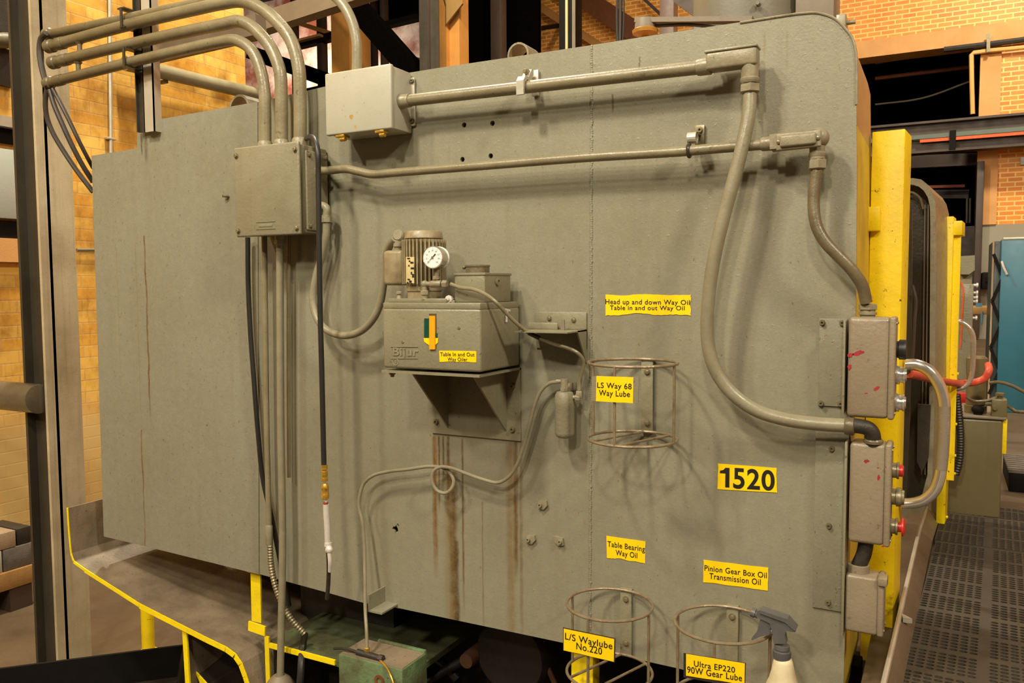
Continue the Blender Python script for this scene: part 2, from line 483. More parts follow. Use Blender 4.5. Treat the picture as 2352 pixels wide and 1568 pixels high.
def zx(px, py, y=0.0):
    p = W(px, py, y); return p.x, p.z
ST = []
def streak(px, p0, p1, wpx, amp, st, cc=(92, 62, 22)):
    x, z0 = zx(px, p0); _, z1 = zx(px, p1)
    ST.append((x, z0, z1, msize(px, p0, 0, wpx), amp, st, cc))
streak(998, 1000, 1330, 9, 0.003, 1.0, (112, 70, 22))
streak(1008, 1000, 1180, 4, 0.003, 1.0)
streak(1018, 1000, 1110, 4, 0.003, 1.0)
streak(1029, 1000, 1190, 6, 0.003, 1.0, (84, 52, 16))
streak(1040, 1080, 1480, 15, 0.006, 1.0, (70, 42, 14))
streak(1047, 1240, 1640, 11, 0.005, 1.0, (52, 30, 10))
streak(1034, 1060, 1600, 22, 0.006, 0.55, (120, 92, 42))
streak(1062, 1005, 1420, 4, 0.002, 0.9)
streak(1108, 1150, 1470, 3, 0.002, 0.5)
streak(1172, 1012, 1520, 14, 0.005, 0.65, (118, 88, 38))
streak(1184, 1012, 1350, 8, 0.004, 1.0)
streak(1196, 1010, 1500, 6, 0.004, 0.5)
streak(1406, 214, 262, 3.5, 0.006, 1.0)
streak(1471, 128, 158, 3.5, 0.006, 1.0)
streak(1808, 70, 172, 5, 0.003, 0.5, (120, 100, 58))
streak(1756, 70, 140, 4, 0.003, 0.5, (120, 100, 58))
streak(1490, 830, 1000, 16, 0.004, 0.45, (110, 84, 46))
SE = []
for a in ((333, 540, 990, 3.6, 0.006, 1.0, (92, 62, 26)), (312, 560, 1010, 2.4, 0.003, 0.5, (120, 108, 72)), (326, 985, 1330, 3.2, 0.006, 0.9, (100, 72, 34)),
          (268, 560, 900, 2, 0.003, 0.4, (120, 104, 66)), (336, 306, 380, 8, 0.003, 0.6, (58, 46, 30)), (326, 306, 360, 4, 0.003, 0.8, (50, 38, 24))):  # the two below the strut channel are its shadow, put into the colour
    x, z0 = zx(a[0], a[1]); _, z1 = zx(a[0], a[2])
    SE.append((x, z0, z1, msize(a[0], a[1], 0, a[3]), a[4], a[5], a[6]))
M['panel'] = panel_mat('machine_grey_green', (141, 138, 118), (120, 111, 85), ST)
M['end_plate'] = panel_mat('end_plate_grey', (138, 136, 118), (119, 111, 89), SE)

def shell_mat():
    q = NT('shell_side_paint')
    sp = q.n('ShaderNodeSeparateXYZ'); q.l(q.co, sp.inputs[0])
    z0 = WX(1990, 300, -0.163).z
    base = q.mix(q.rng(q.noise(5, 4), 0.35, 0.7, 0, 0.5), lin((172, 132, 88)), lin((120, 96, 66)))
    yel = q.mix(q.rng(q.noise(9, 5), 0.4, 0.7, 0, 0.6), lin((206, 172, 54)), lin((140, 108, 50)))
    f = q.math('GREATER_THAN', z0, q.math('ADD', sp.outputs[2], q.rng(q.noise(30, 2), 0, 1, -0.006, 0.006)))
    return q.done(q.mix(f, base, yel), 0.45, 0, q.bump(q.noise(80, 3), 0.2, 0.004))
M['shell'] = shell_mat()

def wall_plaster():
    q = NT('dusty_pink_plaster')
    a = q.mix(q.rng(q.noise(0.9, 4, 0.6), 0.42, 0.58, 0, 1), lin((206, 180, 168)), lin((134, 66, 46)))
    a = q.mix(q.rng(q.noise(2.4, 5, 0.7), 0.5, 0.7, 0, 0.7), a, lin((120, 70, 52)))
    return q.done(a, 0.8, 0, q.bump(q.noise(14, 4), 0.3, 0.02))
M['plaster'] = wall_plaster()
M['brick_left'] = bricks('glazed_yellow_brick', (240, 194, 96), (224, 164, 66), (216, 172, 98), 'y', 0.236, 0.084, 0.005, (140, 84, 28), 0.85, 0.35, ((214, 180, 116), 0.75, 1.05))
M['brick_back'] = bricks('orange_brick', (228, 142, 36), (212, 118, 24), (250, 198, 112), 'x', 0.21, 0.075, 0.012, (246, 176, 92), 0.35, 0.5)
M['brick_pier'] = paint('pier_brick', (194, 134, 60), (136, 88, 36), 0.6, 2.0, 0.0, 0.2, 0.6, 0.2)
M['concrete'] = paint('tan_concrete', (222, 164, 98), (170, 110, 56), 0.5, 1.6, 0.05, 0.1, 0.7, 0.3)
M['grey_wall'] = paint('grey_wall_paint', (164, 156, 136), (134, 124, 102), 0.4, 1.0, 0.05, 0, 0.6, 0.1)
M['floor'] = paint('worn_wood_block_floor', (100, 82, 58), (64, 49, 32), 0.7, 2.5, 0.2, 0, 0.55, 0.3)
M['ceiling'] = flat('dark_roof_deck', (46, 36, 28), 0.9)

# ------------------------------------------------------------------ hall
WLX = -5.5
FZ = -0.25            # hall floor
YB = 13.4
PLAT = 0.90           # top of the raised operator floor
WL_END = 5.42 - 1.9
struct('floor', G().box((-9, -6, FZ - 0.1), (9, YB + 8, FZ)), M['floor'], 'brown worn hall floor behind the grey column')
struct('floor_right', G().box((-0.14, -3.0, FZ), (7.0, YB, PLAT - 0.022)), M['floor'], 'raised floor under the rubber mats at right')
struct('wall_left', G().box((WLX - 0.4, -4, FZ), (WLX, WL_END, 8.5)), M['brick_left'], 'yellow glazed brick wall behind the grey column')
# far wall, with the high dark opening and the doorway under the beam
zl = W(2120, 118, YB).z; zl2 = W(2120, 78, YB).z
xo1 = W(2250, 190, YB).x; xo0 = W(1700, 300, YB).x
xl = W(1236, 60, YB).x
zg = W(2300, 515, YB).z
struct('wall_back', G().box((xl, YB, zl2), (7, YB + 0.4, 9)).box((xo1, YB, zg), (7, YB + 0.4, zl2)).box((xl, YB, zg), (xo0, YB + 0.4, zl2)), M['brick_back'], 'orange brick wall at the far end of the hall')
struct('trim_1', G().box((xo0, YB - 0.06, zl), (xo1 + 1.0, YB + 0.4, zl2)).box((xo1, YB - 0.05, zg), (W(2298, 200, YB).x, YB + 0.35, zl)), M['concrete'], 'tan concrete lintel and jamb around the dark opening')
struct('wall_back_lower', G().box((xo1, YB - 0.02, 0), (7, YB + 0.4, zg)).box((xl, YB, 0), (xo0, YB + 0.4, zg)), M['grey_wall'], 'grey painted lower band of the far wall')
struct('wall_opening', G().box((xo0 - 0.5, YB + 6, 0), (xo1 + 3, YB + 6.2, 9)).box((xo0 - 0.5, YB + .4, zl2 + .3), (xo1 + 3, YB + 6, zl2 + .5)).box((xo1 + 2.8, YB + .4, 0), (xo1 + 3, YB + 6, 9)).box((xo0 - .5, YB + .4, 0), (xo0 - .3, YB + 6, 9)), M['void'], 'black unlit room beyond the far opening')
struct('wall_far', G().box((-16, YB + 0.2, 0), (xl, YB + 0.6, 9)), M['plaster'], 'mottled pink and white plaster wall beyond the left bay')
struct('wall_bay', G().box((-16, WL_END - 0.4, 0), (WLX - 0.4, WL_END, 8.5)), M['steel_brown'], 'dark return wall of the left bay')
struct('wall_right', G().box((6.9, -3, 0), (7.1, YB, 9)), M['brick_back'], 'brick wall out at the right')
struct('ceiling', G().box((-16, -6, 8.8), (9, YB + 6, 9.0)), M['ceiling'], 'dark roof deck high above')

# ------------------------------------------------------------------ machine housing
def plate(outline, holes, y0, t):
    c = bpy.data.curves.new('c', 'CURVE'); c.dimensions = '2D'; c.fill_mode = 'BOTH'; c.extrude = t / 2
    for loop in [outline] + holes:
        sp = c.splines.new('POLY'); sp.points.add(len(loop) - 1); sp.use_cyclic_u = True
        for k, (x, z) in enumerate(loop): sp.points[k].co = (x, z, 0, 1)
    o = bpy.data.objects.new('c', c); COL.objects.link(o)
    bpy.context.view_layer.update()
    e = o.evaluated_get(bpy.context.evaluated_depsgraph_get()); me = e.to_mesh()
    g = G().add([Vector((v.co.x, y0 + t / 2 - v.co.z, v.co.y)) for v in me.vertices], [list(p.vertices) for p in me.polygons])
    e.to_mesh_clear(); bpy.data.objects.remove(o); bpy.data.curves.remove(c)
    return g

left_px = [(212, 358), (316, 341), (317, 306), (350, 301), (353, 277), (593, 234), (596, 1318), (345, 1256), (240, 1231)]
main_px = [(593, 234), (745, 199), (1000, 157), (1356, 104), (1500, 81), (1700, 51), (1861, 28), (1889, 31), (1919, 43), (1944, 68), (1958, 90), (1966, 124),
           (1968, 400), (1966, 700), (1953, 1100), (1941, 1458), (1935, 1640), (1560, 1535), (1290, 1475), (920, 1397), (835, 1384), (750, 1360), (596, 1318)]
base = W(1100, 1430, 0.2)
HS = thing('machine_housing', 'big grey-green steel machine housing carrying the pipes, oil cages and yellow labels', 'machine', (base.x, 0.2, base.z))
def hole(px, py, r, n=10, jag=0.0):
    c = W(px, py); return [(c.x + r * (1 + jag * random.uniform(-1, 1)) * math.cos(2 * math.pi * k / n), c.z + r * (1 + jag * random.uniform(-1, 1)) * math.sin(2 * math.pi * k / n)) for k in range(n)]
holes = [hole(1066, 287, .007), hole(1131, 283, .007), hole(1062, 366, .007), hole(1127, 358, .007), hole(910, 1216, .011, 12, .6), hole(914, 1205, .0035, 8, .6)]
obj('side_panel', plate([zx(*p) for p in main_px], holes, 0.0, 0.010), M['panel'], HS)
obj('end_plate', plate([zx(*p) for p in left_px], [], -0.003, 0.010), M['end_plate'], HS, 'grey end plate with a stepped top corner')
outline = [W(*p, .05) for p in []]
ol = [zx(*p) for p in [(213, 360), (317, 343), (318, 308), (351, 303), (354, 279), (745, 201), (1356, 106), (1700, 53), (1861, 30), (1889, 33), (1919, 45), (1943, 70), (1957, 92), (1965, 126), (1967, 400), (1965, 700), (1952, 1100), (1940, 1458), (1934, 1630), (1560, 1533), (1290, 1473), (920, 1394), (750, 1357), (596, 1316), (240, 1229)]]
ol = [(x - .001, z) for x, z in ol]
obj('shell', G().prism([Vector((x, 0.035, z)) for x, z in ol], (0, 0.375, 0)).prism([Vector((x, 0.0095, z)) for x, z in ol[13:18]] + [Vector((ol[17][0] - .03, 0.0095, ol[17][1])), Vector((ol[13][0] - .03, 0.0095, ol[13][1]))], (0, 0.026, 0)), M['shell'], HS, 'tan and yellow painted side of the housing')
# welds
g = G()
def weld(g, pts, r=0.0045, step=0.007):
    P = resample([W(*p, -0.001) for p in pts], step)
    for k, p in enumerate(P):
        g.sphere(p + Vector((random.uniform(-.0012, .0012), 0, 0)), r * random.uniform(.8, 1.2), (1, .5, 1.1), 8)
weld(g, [(1359, 106), (1358, 500), (1357, 900), (1355, 1480)], .0032, .0055)
obj('weld_seam', g, M['panel'], HS)
g = G(); weld(g, [(591, 236), (589, 330)], .004); obj('weld_seam', g, M['end_plate'], HS)
# rim bead along the rounded corner
obj('edge_bead', G().tube([W(*p, -.0005) for p in [(1700, 52), (1861, 29), (1889, 32), (1919, 44), (1944, 69), (1958, 90), (1966, 124), (1967, 240)]], .003, 8, 4), M['fitting'], HS)
# lifting rings welded on top
for px0, px1, py, pt, nm in ((1148, 1216, 118, 98, 'lifting_ring'), (512, 576, 240, 217, 'lifting_ring')):
    yc = 0.05
    a = W(px0, py, yc); b = W(px1, py, yc); c = (a + b) / 2
    r = (b.x - a.x) / 2 * .72
    g = G(); pts_o, pts_i = [], []
    n = 20
    cc = Vector((c.x + .01, yc, W((px0 + px1) / 2, pt, yc).z - r))
    for k in range(n):
        t = 2 * math.pi * k / n
        for (rr, lst) in ((r, pts_o), (r * .84, pts_i)): lst.append(cc + Vector((rr * math.cos(t), 0, rr * math.sin(t))))
    off = Vector((0, .07, 0))
    for k in range(n):
        j = (k + 1) % n
        g.add([pts_o[k], pts_o[j], pts_i[j], pts_i[k], pts_o[k] + off, pts_o[j] + off, pts_i[j] + off, pts_i[k] + off], [[0, 1, 2, 3], [7, 6, 5, 4], [0, 4, 5, 1], [3, 2, 6, 7]])
    obj(nm, g, M['fitting'], HS)
# welded angle at the bottom edge
x1 = W(882, 1360).x
a0, a1 = W(881, 1346), W(884, 1380)
o0 = WX(844, 1369, a0.x); dy = o0.y
t = .005
wdt = W(916, 1391).x - a1.x
obj('angle_bracket', G().box((a0.x, dy, a1.z), (a0.x + t, 0, a0.z)).box((a0.x, dy, a1.z - t), (a0.x + wdt, 0, a1.z)), M['panel'], HS)
# small lugs with studs, and the little hook
for px, py, fl in ((1247, 1158, 1), (1220, 1237, 1), (1287, 1241, -1)):
    c = W(px, py); s = .012
    g = G().prism([Vector((c.x - s * fl, 0, c.z - s * .8)), Vector((c.x + s * .4 * fl, 0, c.z - s)), Vector((c.x + s * 1.3 * fl, 0, c.z)), Vector((c.x + s * 1.1 * fl, 0, c.z + s)), Vector((c.x - s * .8 * fl, 0, c.z + s * .7))], (0, -.008, 0))
    g.socket((c.x - s * .3 * fl, -.007, c.z), (0, -1, 0), .0055, .008)
    obj('stud_lug', g, M['fitting'], HS)
c = W(527, 452); obj('hook', G().tube([c, c + Vector((-.002, -.012, .001)), c + Vector((-.012, -.016, .003))], .0045, 8, 4), M['bolt'], HS)

# ------------------------------------------------------------------ things on top of the housing
def top_at(px, y): return W(px, 0, y)
zt = zx(1700, 53)[1]
c = W(1707, 20, .30)
r = (W(1826, 20, .3) - W(1588, 20, .3)).length / 2
yb = .30
zb = W(1707, 40, yb - r * .9).z
solo('motor_drum', G().lathe((c.x, yb + .02, zb - .02), (0, 0, 1), [(0, r), (.05, r), (.05, r * .985), (.42, r * .985), (.46, r * .9)], 40).hexbolt((c.x + .06, yb + .02 - r * .97, zb + .03), (0, -1, 0), .006, .01).box((c.x - r * .8, yb - r * .6, max(p[1] for p in ol[8:14]) + .001), (c.x + r * .6, .40, zb + .01)), M['drum'], 'grey round motor drum standing on top of the housing', 'motor')
a = W(1832, 45, .3); b = W(1921, 0, .3)
solo('terminal_box', G().box((a.x, .26, max(p[1] for p in ol[8:14]) + .001), (b.x, .38, b.z + .12), .004), M['steel_grey'], 'dark grey box beside the round motor drum on the housing top', 'electrical box')
a = W(1922, 75, .30); b = W(1946, 38, .30)
solo('latch_block', G().box((a.x, .27, a.z - .02), (b.x, .33, b.z), .003).cyl((b.x - .004, .29, b.z - .018), (b.x + .02, .29, b.z - .018), .005), M['fitting'], 'small grey block with a pin behind the rounded corner', 'block')
# flat link arm with amber capped roller
y = .16
P = [W(1466, 48, y), W(1730, 46, y)]
L = thing('link_arm', 'grey flat bar and rod with amber capped roller on the housing top', 'link arm', (P[0].x, y, P[0].z - .06))
obj('bar', G().bar(P[0] + Vector((-.005, 0, 0)), P[1], .03, .012), M['steel_grey'], L)
obj('rod', G().tube([W(1500, 60, y), W(1580, 57, y), W(1640, 62, y), W(1720, 75, y)], .004, 8, 4), M['steel_dark'], L)
c = W(1482, 62, y)
rr = msize(1482, 62, y, 25)
obj('roller', G().lathe(c + Vector((0, 0, -.005)), (0, 0, 1), [(0, rr * .98), (.012, rr * .95), (.024, rr * .85)], 20), M['steel_grey'], L)
obj('cap', G().lathe(c + Vector((0, 0, -.045)), (0, 0, 1), [(0, rr * .3), (.022, rr * .4), (.028, rr * 1.15), (.036, rr * 1.2), (.04, rr)], 20), M['amber'], L, 'amber brass cap')

# ------------------------------------------------------------------ generic fittings
def nut(g, p, ax, r, h):
    p = Vector(p); ax = Vector(ax).normalized()
    return g.lathe(p, ax, [(0, r * .8), (h * .12, r), (h * .88, r), (h, r * .8)], 6)

def strap(name, parent, c, r, m, d=(1, 0, 0), yback=0.0):
    """pipe strap around a horizontal pipe, tail above bolted to the panel"""
    g = G(); n = 14; w = .018
    pts = [c + Vector((0, -math.sin(math.pi * (k / n) * 1.25 - .5) * (r + .002), -math.cos(math.pi * (k / n) * 1.25 - .5) * (r + .002))) for k in range(n + 1)]
    for a, b in zip(pts, pts[1:]):
        q = Vector((w / 2, 0, 0)); nrm = ((a + b) / 2 - c); nrm.x = 0; nrm = nrm.normalized() * .003
        g.add([a - q, a + q, b + q, b - q, a - q + nrm, a + q + nrm, b + q + nrm, b - q + nrm], [[0, 1, 2, 3], [4, 5, 6, 7], [0, 1, 5, 4], [2, 3, 7, 6], [1, 2, 6, 5], [0, 3, 7, 4]])
    top = c.z + r
    g.box((c.x - w / 2, yback - .006, top - .004), (c.x + w / 2, yback, top + .035), .001)
    g.box((c.x - w / 2, c.y - .004, top - .003), (c.x + w / 2, yback, top + .003), .001)
    g.hexbolt((c.x, yback - .006, top + .02), (0, -1, 0), .006, .007)
    return obj(name, g, m, parent)
# ------------------------------------------------------------------ left junction box with its three top conduits
JY = -0.128
p0 = W(539, 340, JY); p1 = W(688, 322, JY); p2 = W(686, 537, JY); p3 = W(539, 546, JY)
jx0, jx1 = (p0.x + p3.x) / 2, (p1.x + p2.x) / 2
jz1, jz0 = (p0.z + p1.z) / 2, (p2.z + p3.z) / 2
J = thing('junction_box', 'square grey junction box under the three bent conduits', 'junction box', ((jx0 + jx1) / 2, 0, jz0))
obj('body', G().box((jx0 + .006, JY + .012, jz0 + .006), (jx1 - .002, -.004, jz1 - .006), .006), M['box_paint'], J)
cv = obj('cover', G().box((jx0, JY, jz0), (jx1, JY + .012, jz1), .008, 3), M['box_paint'], J)
for fx in (0.045, .955):
    for fz in (.07, .91):
        g = G().hexbolt((jx0 + (jx1 - jx0) * fx, JY, jz0 + (jz1 - jz0) * fz), (0, -1, 0), .0058, .007)
        obj('bolt', g, M['bolt'], cv)
xc = jx0 + (jx1 - jx0) * .48; wv = .037; zc = jz0 + .030
obj('name_boss', G().box((xc - wv, JY - .0015, zc - .011), (xc + wv, JY, zc - .0095)).box((xc - wv, JY - .0015, zc + .0095), (xc + wv, JY, zc + .011)).box((xc - wv * .7, JY - .0012, zc - .004), (xc + wv * .7, JY, zc + .004), .001), M['box_paint'], cv)
sc = obj('side_cover', G().box((jx1 - .002, JY + .026, jz0 + .014), (jx1 + .006, -.012, jz1 - .022), .004), M['box_paint'], J)
for yy in (JY + .036, -.022):
    for zz in (jz0 + .026, jz1 - .034):
        obj('bolt', G().hexbolt((jx1 + .006, yy, zz), (1, 0, 0), .0055, .007), M['bolt'], sc)
for px in (612, 645, 688):
    pass
py_ = -0.062
GRP = 'big conduits bending down into the junction box'
runs = [
    ('conduit', 'thick conduit nearest the camera bending into the junction box, lowest of the three', [(110, 191), (312, 140), (440, 110), (497, 98), (535, 92), (556, 98), (578, 116), (597, 155), (607, 207), (609, 250), (609, 330)], 27, -.066),
    ('conduit', 'middle of the three thick conduits bending down into the junction box', [(122, 144), (309, 99), (450, 68), (510, 56), (545, 49), (572, 57), (597, 78), (625, 115), (643, 165), (646, 215), (646, 325)], 29, -.062),
    ('conduit', 'highest of the three thick conduits bending down into the junction box', [(113, 107), (297, 57), (450, 21), (510, 8), (550, 3), (590, 14), (632, 45), (668, 92), (686, 155), (689, 210), (689, 319)], 30, -.058),
]
for k, (nm, lab, pts, wpx, y) in enumerate(runs):
    r = msize(pts[-3][0], pts[-3][1], y, wpx) / 2
    e = W(*pts[-1], y); s0 = W(*pts[0], y); s1 = W(*pts[1], y)
    T = thing('conduit', lab, 'conduit', (e.x, y, jz1), GRP)
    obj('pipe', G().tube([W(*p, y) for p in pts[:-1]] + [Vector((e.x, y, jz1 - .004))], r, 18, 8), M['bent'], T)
    obj('hub', G().lathe((e.x, y, jz1 - .003), (0, 0, 1), [(0, r * 1.25), (.02, r * 1.25), (.026, r * 1.05)], 18), M['fitting'], T)
    d = (s1 - s0).normalized()
    obj('end_bushing', G().lathe(s0 - d * .012, d, [(0, r * .9), (.004, r * 1.2), (.03, r * 1.22), (.034, r * 1.02)], 18), M['pipe_dirty'], T)
    obj('coupling', G().lathe(s0 + d * .045, d, [(0, r * 1.03), (.003, r * 1.12), (.035, r * 1.12), (.038, r * 1.03)], 18), M['pipe_dirty'], T)
y = -.050
pts = [(106, 80), (300, 41), (420, 15), (500, -3), (600, -26), (680, -45), (900, -96), (1200, -165)]
r = msize(300, 41, y, 23) / 2
T = thing('conduit', 'topmost long conduit leaving the picture at the top edge', 'conduit', W(110, 79, y), GRP)
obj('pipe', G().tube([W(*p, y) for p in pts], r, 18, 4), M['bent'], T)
d = (W(300, 41, y) - W(106, 80, y)).normalized()
obj('end_bushing', G().lathe(W(104, 80, y), d, [(0, r * .9), (.004, r * 1.22), (.03, r * 1.25), (.034, r)], 18), M['pipe_dirty'], T)
# hanging strut and spacers between the pipes
y0 = -.030
a = W(309, 160, y0); b = W(350, 160, y0); zb = W(330, 304, y0).z; ztp = W(330, -120, y0).z
U = thing('strut_channel', 'vertical strut channel hanging behind the bent conduits over the plate step', 'strut', ((a.x + b.x) / 2, y0, zb))
wl = W(327, 160, y0).x
obj('channel', G().box((wl, y0, zb), (b.x, y0 + .004, ztp)).box((wl, y0, zb), (wl + .004, y0 + .02, ztp)).box((b.x - .004, y0, zb), (b.x, y0 + .03, ztp)), M['galv'], U)
obj('flange', G().box((a.x, y0 + .01, zb + .004), (wl, y0 + .014, ztp)).box((a.x, y0, zb + .004), (a.x + .004, y0 + .014, ztp)), M['guard_dark'], U, 'dark shaded side flange')  # shade on the strut's left side is put into a darker colour
for n_, (px, py, q) in enumerate(((294, 46, -.055), (300, 136, -.064))):
    c = W(px, py, q); g = G()
    g.box((c.x - .012, q - .024, c.z - .03), (c.x + .012, y0, c.z - .027)).box((c.x - .006, q - .026, c.z - .03), (c.x + .004, q - .022, c.z + .034)).box((c.x - .02, q - .024, c.z + .03), (c.x + .012, y0, c.z + .034))
    solo('pipe_clamp', g, M['guard_dark'], ['dark clamp strapping the topmost conduits to the strut', 'dark clamp strapping the lowest bent conduit to the strut'][n_], 'clamp', 'dark clamps on the strut channel')
for n_, (px, py) in enumerate(((183, 112), (180, 158))):
    c = W(px, py, -.062)
    solo('pipe_spacer', G().lathe(c + Vector((0, 0, -.022)), (0, 0, 1), [(0, .014), (.008, .008), (.036, .008), (.044, .014)], 12), M['pipe_dirty'],
         ['short spacer between the upper pair of bent conduits', 'short spacer between the lower pair of bent conduits'][n_], 'spacer', 'spacers between the conduits')
GC = 'cables hanging from the open conduit ends'
for n_, (pts, wpx) in enumerate(((((108, 205), (104, 235), (108, 270), (122, 306), (145, 345), (178, 394), (214, 441)), 11), (((114, 206), (124, 240), (143, 285), (166, 335), (190, 380), (214, 418)), 11), (((121, 204), (138, 236), (158, 275), (182, 325), (200, 360), (214, 386)), 9))):
    n = len(pts)
    P = [W(p[0], p[1], -.066 + (.030 + .066) * (k / (n - 1)) ** 2) for k, p in enumerate(pts)]
    solo('cable', G().tube(P, msize(150, 300, 0, wpx) / 2, 10, 8), M['darkcable'], ['outermost dark cable drooping from the conduit ends', 'middle dark cable drooping from the conduit ends', 'innermost dark cable drooping from the conduit ends'][n_], 'cable', GC)
solo('cable', G().tube([W(p[0], p[1], -.075) for p in ((106, 76), (95, 88), (91, 112), (94, 145), (104, 185), (110, 198))], msize(100, 130, -.07, 13) / 2, 10, 8), M['darkcable'], 'dark cable looping over the open ends of the conduits', 'cable', GC)

# ------------------------------------------------------------------ pale box
BY = -.105
q0 = W(746, 170, BY); q1 = W(897, 144, BY); q2 = W(899, 292, BY); q3 = W(747, 315, BY)
bx0, bx1 = (q0.x + q3.x) / 2, (q1.x + q2.x) / 2; bz1, bz0 = (q0.z + q1.z) / 2, (q2.z + q3.z) / 2
B = thing('enclosure_box', 'pale cream metal box with rust spots and upper conduit out of its side', 'electrical box', ((bx0 + bx1) / 2, 0, bz0))
obj('body', G().box((bx0 + .003, BY + .014, bz0 + .003), (bx1 - .003, -.006, bz1 - .003), .003), M['white_box'], B)
lid = obj('lid', G().box((bx0, BY, bz0), (bx1, BY + .016, bz1), .005, 3), M['white_box'], B)
g = G()
for px, py, rr in ((807, 268, 6), (816, 291, 4)):
    c = W(px, py, BY); r = msize(px, py, BY, rr)
    g.prism([Vector((c.x + r * random.uniform(.7, 1.1) * math.cos(t * .785), BY - .0002, c.z + r * random.uniform(.7, 1.1) * math.sin(t * .785))) for t in range(8)], (0, .0005, 0))
obj('rust_spot', g, flat('pale_rust', (176, 138, 76), .6), lid)
for fx in (.22, .82):
    xx = bx0 + (bx1 - bx0) * fx
    obj('latch', G().box((xx - .018, BY + .003, bz0 - .007), (xx + .012, BY + .03, bz0 + .001), .002).cyl((xx - .004, BY + .01, bz0 - .012), (xx + .012, BY + .01, bz0 - .012), .006), M['brass'], B)
a = W(946, 180); b = W(957, 290)
tb = G().box((bx1 - .01, -.010, b.z), (b.x, -.002, a.z), .004)
br = obj('mounting_tab', tb, M['white_box'], B)
for py in (188, 280):
    c = W(952, py); obj('bolt', G().socket((c.x, -.010, c.z), (0, -1, 0), .005, .006), M['bolt'], br)
pts = [(819, 168), (820, 130), (819, 95), (812, 60), (797, 25), (778, 0), (750, -22), (712, -40), (640, -62), (500, -90), (200, -150)]
y = -.05; r = msize(820, 100, y, 24) / 2
e = W(819, 160, y)
solo('conduit', G().tube([Vector((e.x, y, bz1 - .004))] + [W(*p, y) for p in pts[1:]], r, 18, 8), M['flex'], 'single pale conduit bending up out of the cream box top', 'conduit')

# ------------------------------------------------------------------ upper horizontal conduit, elbow body and hose
y = -.055
r = msize(1275, 193, y, 29) / 2
P0 = W(921, 233, y); P0.x = bx1 - .004; P1 = W(1622, 153, y)
T = thing('conduit', 'upper straight horizontal conduit from the cream box across the seam', 'conduit', (P0 + P1) / 2, 'horizontal conduits on the housing')
obj('pipe', G().tube([P0, P0.lerp(P1, .5), P1], r, 18, 1), M['pipe_paint'], T)
obj('hub', G().lathe(P0, P1 - P0, [(0, r * 1.35), (.006, r * 1.35), (.01, r * 1.2), (.03, r * 1.15)], 18), M['fitting'], T)
c = P0.lerp(P1, .395); c = W(1205, 201, y)
st = thing('conduit_clamp', 'cast beam clamp gripping the upper horizontal conduit', 'clamp', c)
obj('jaw', G().prism([c + Vector((-.011, -.004, z)) for z in ()] or [c + Vector((-.010, yy, zz)) for yy, zz in ((-.026, -.022), (-.026, .012), (-.016, .024), (.004, .026), (.02, .048), (.03, .048), (.03, .036), (.014, .016), (-.004, .018), (-.017, .008), (-.019, -.022))], (.020, 0, 0)), M['galv'], st)
obj('bolt', G().hexbolt((c.x, c.y + .018, c.z + .04), (0, -1, 0), .006, .02), M['bolt'], st)
obj('back_plate', G().box((c.x - .002, -.012, c.z - .012), (c.x + .016, -.002, c.z + .052), .002), M['galv'], st)
# LB body
a0 = W(1624, 166, y); a1 = W(1742, 150, y); tz = W(1690, 112, y).z; lz = W(1690, 158, y).z
E = thing('conduit_elbow', 'plain boxy elbow fitting at the right end of the upper conduit', 'conduit fitting', a1, 'elbow fittings')
obj('body', G().box((a0.x, y - .020, lz), (a1.x, y + .020, tz - .004), .007, 3), M['fitting'], E)
obj('cover', G().box((a0.x - .002, y - .022, tz - .006), (a1.x + .001, y + .022, tz), .003), M['fitting'], E)
obj('socket', G().lathe((a0.x - .022, y, P1.z), (1, 0, .02), [(0, r * 1.12), (.006, r * 1.2), (.03, r * 1.25)], 18), M['fitting'], E)
n0 = W(1722, 158, y); n1 = W(1722, 185, y); n2 = W(1722, 192, y); n3 = W(1722, 214, y)
obj('nipple', G().lathe(n1, (0, 0, 1), [(0, r * 1.22), (.05, r * 1.22)], 18).lathe(n2, (0, 0, 1), [(0, r * 1.15), (.005, r * 1.35), (.010, r * 1.35), (.014, r * 1.1)], 18), M['fitting'], E)
g = G(); nut(g, n3, (0, 0, 1), r * 1.45, (n2 - n3).length * .95)
obj('nut', g, M['fitting'], E)
hose = [(1722, 214, -.055), (1720, 260, -.06), (1706, 330, -.07), (1686, 410, -.078), (1664, 490, -.083), (1644, 575, -.085), (1630, 660, -.085), (1624, 740, -.083), (1628, 800, -.08), (1646, 855, -.076), (1684, 905, -.07), (1735, 941, -.062), (1800, 962, -.054), (1870, 972, -.048), (1948, 977, -.045)]
g = G().tube([W(*p) for p in hose], msize(1650, 600, -.08, 31) / 2, 18, 8, .012, .0036)
solo('flexible_hose', g, M['flex'], 'thick ribbed grey flexible conduit curving down to the red button box', 'hose', 'grey flexible conduits')

# ------------------------------------------------------------------ lower conduit from the junction box to the covered elbow
y = -.055
r = msize(1300, 366, y, 22) / 2
P = [Vector((jx1 + .004, y, W(715, 394, y).z))] + [W(*p, y) for p in ((760, 391), (795, 388), (825, 394), (855, 400), (910, 396), (1100, 381), (1350, 361), (1560, 348), (1650, 340), (1765, 331))]
T = thing('conduit', 'lower kinked horizontal conduit from the junction box to the oval elbow', 'conduit', P[5], 'horizontal conduits on the housing')
obj('pipe', G().tube(P, r, 16, 6), M['pipe_paint'], T)
g = G(); nut(g, P[0] + Vector((.0, 0, 0)), (1, 0, 0), r * 1.5, .012); obj('locknut', g, M['fitting'], T)
c = W(1583, 346, y); st = thing('pipe_strap', 'small steel strap holding the lower conduit with empty loop above', 'pipe strap', c)
obj('band', G().tube([c + Vector((0, (r + .002) * math.cos(t), (r + .002) * math.sin(t))) for t in [k * math.pi / 8 for k in range(16)]], .004, 6, 1, closed=True), M['guard_dark'], st)
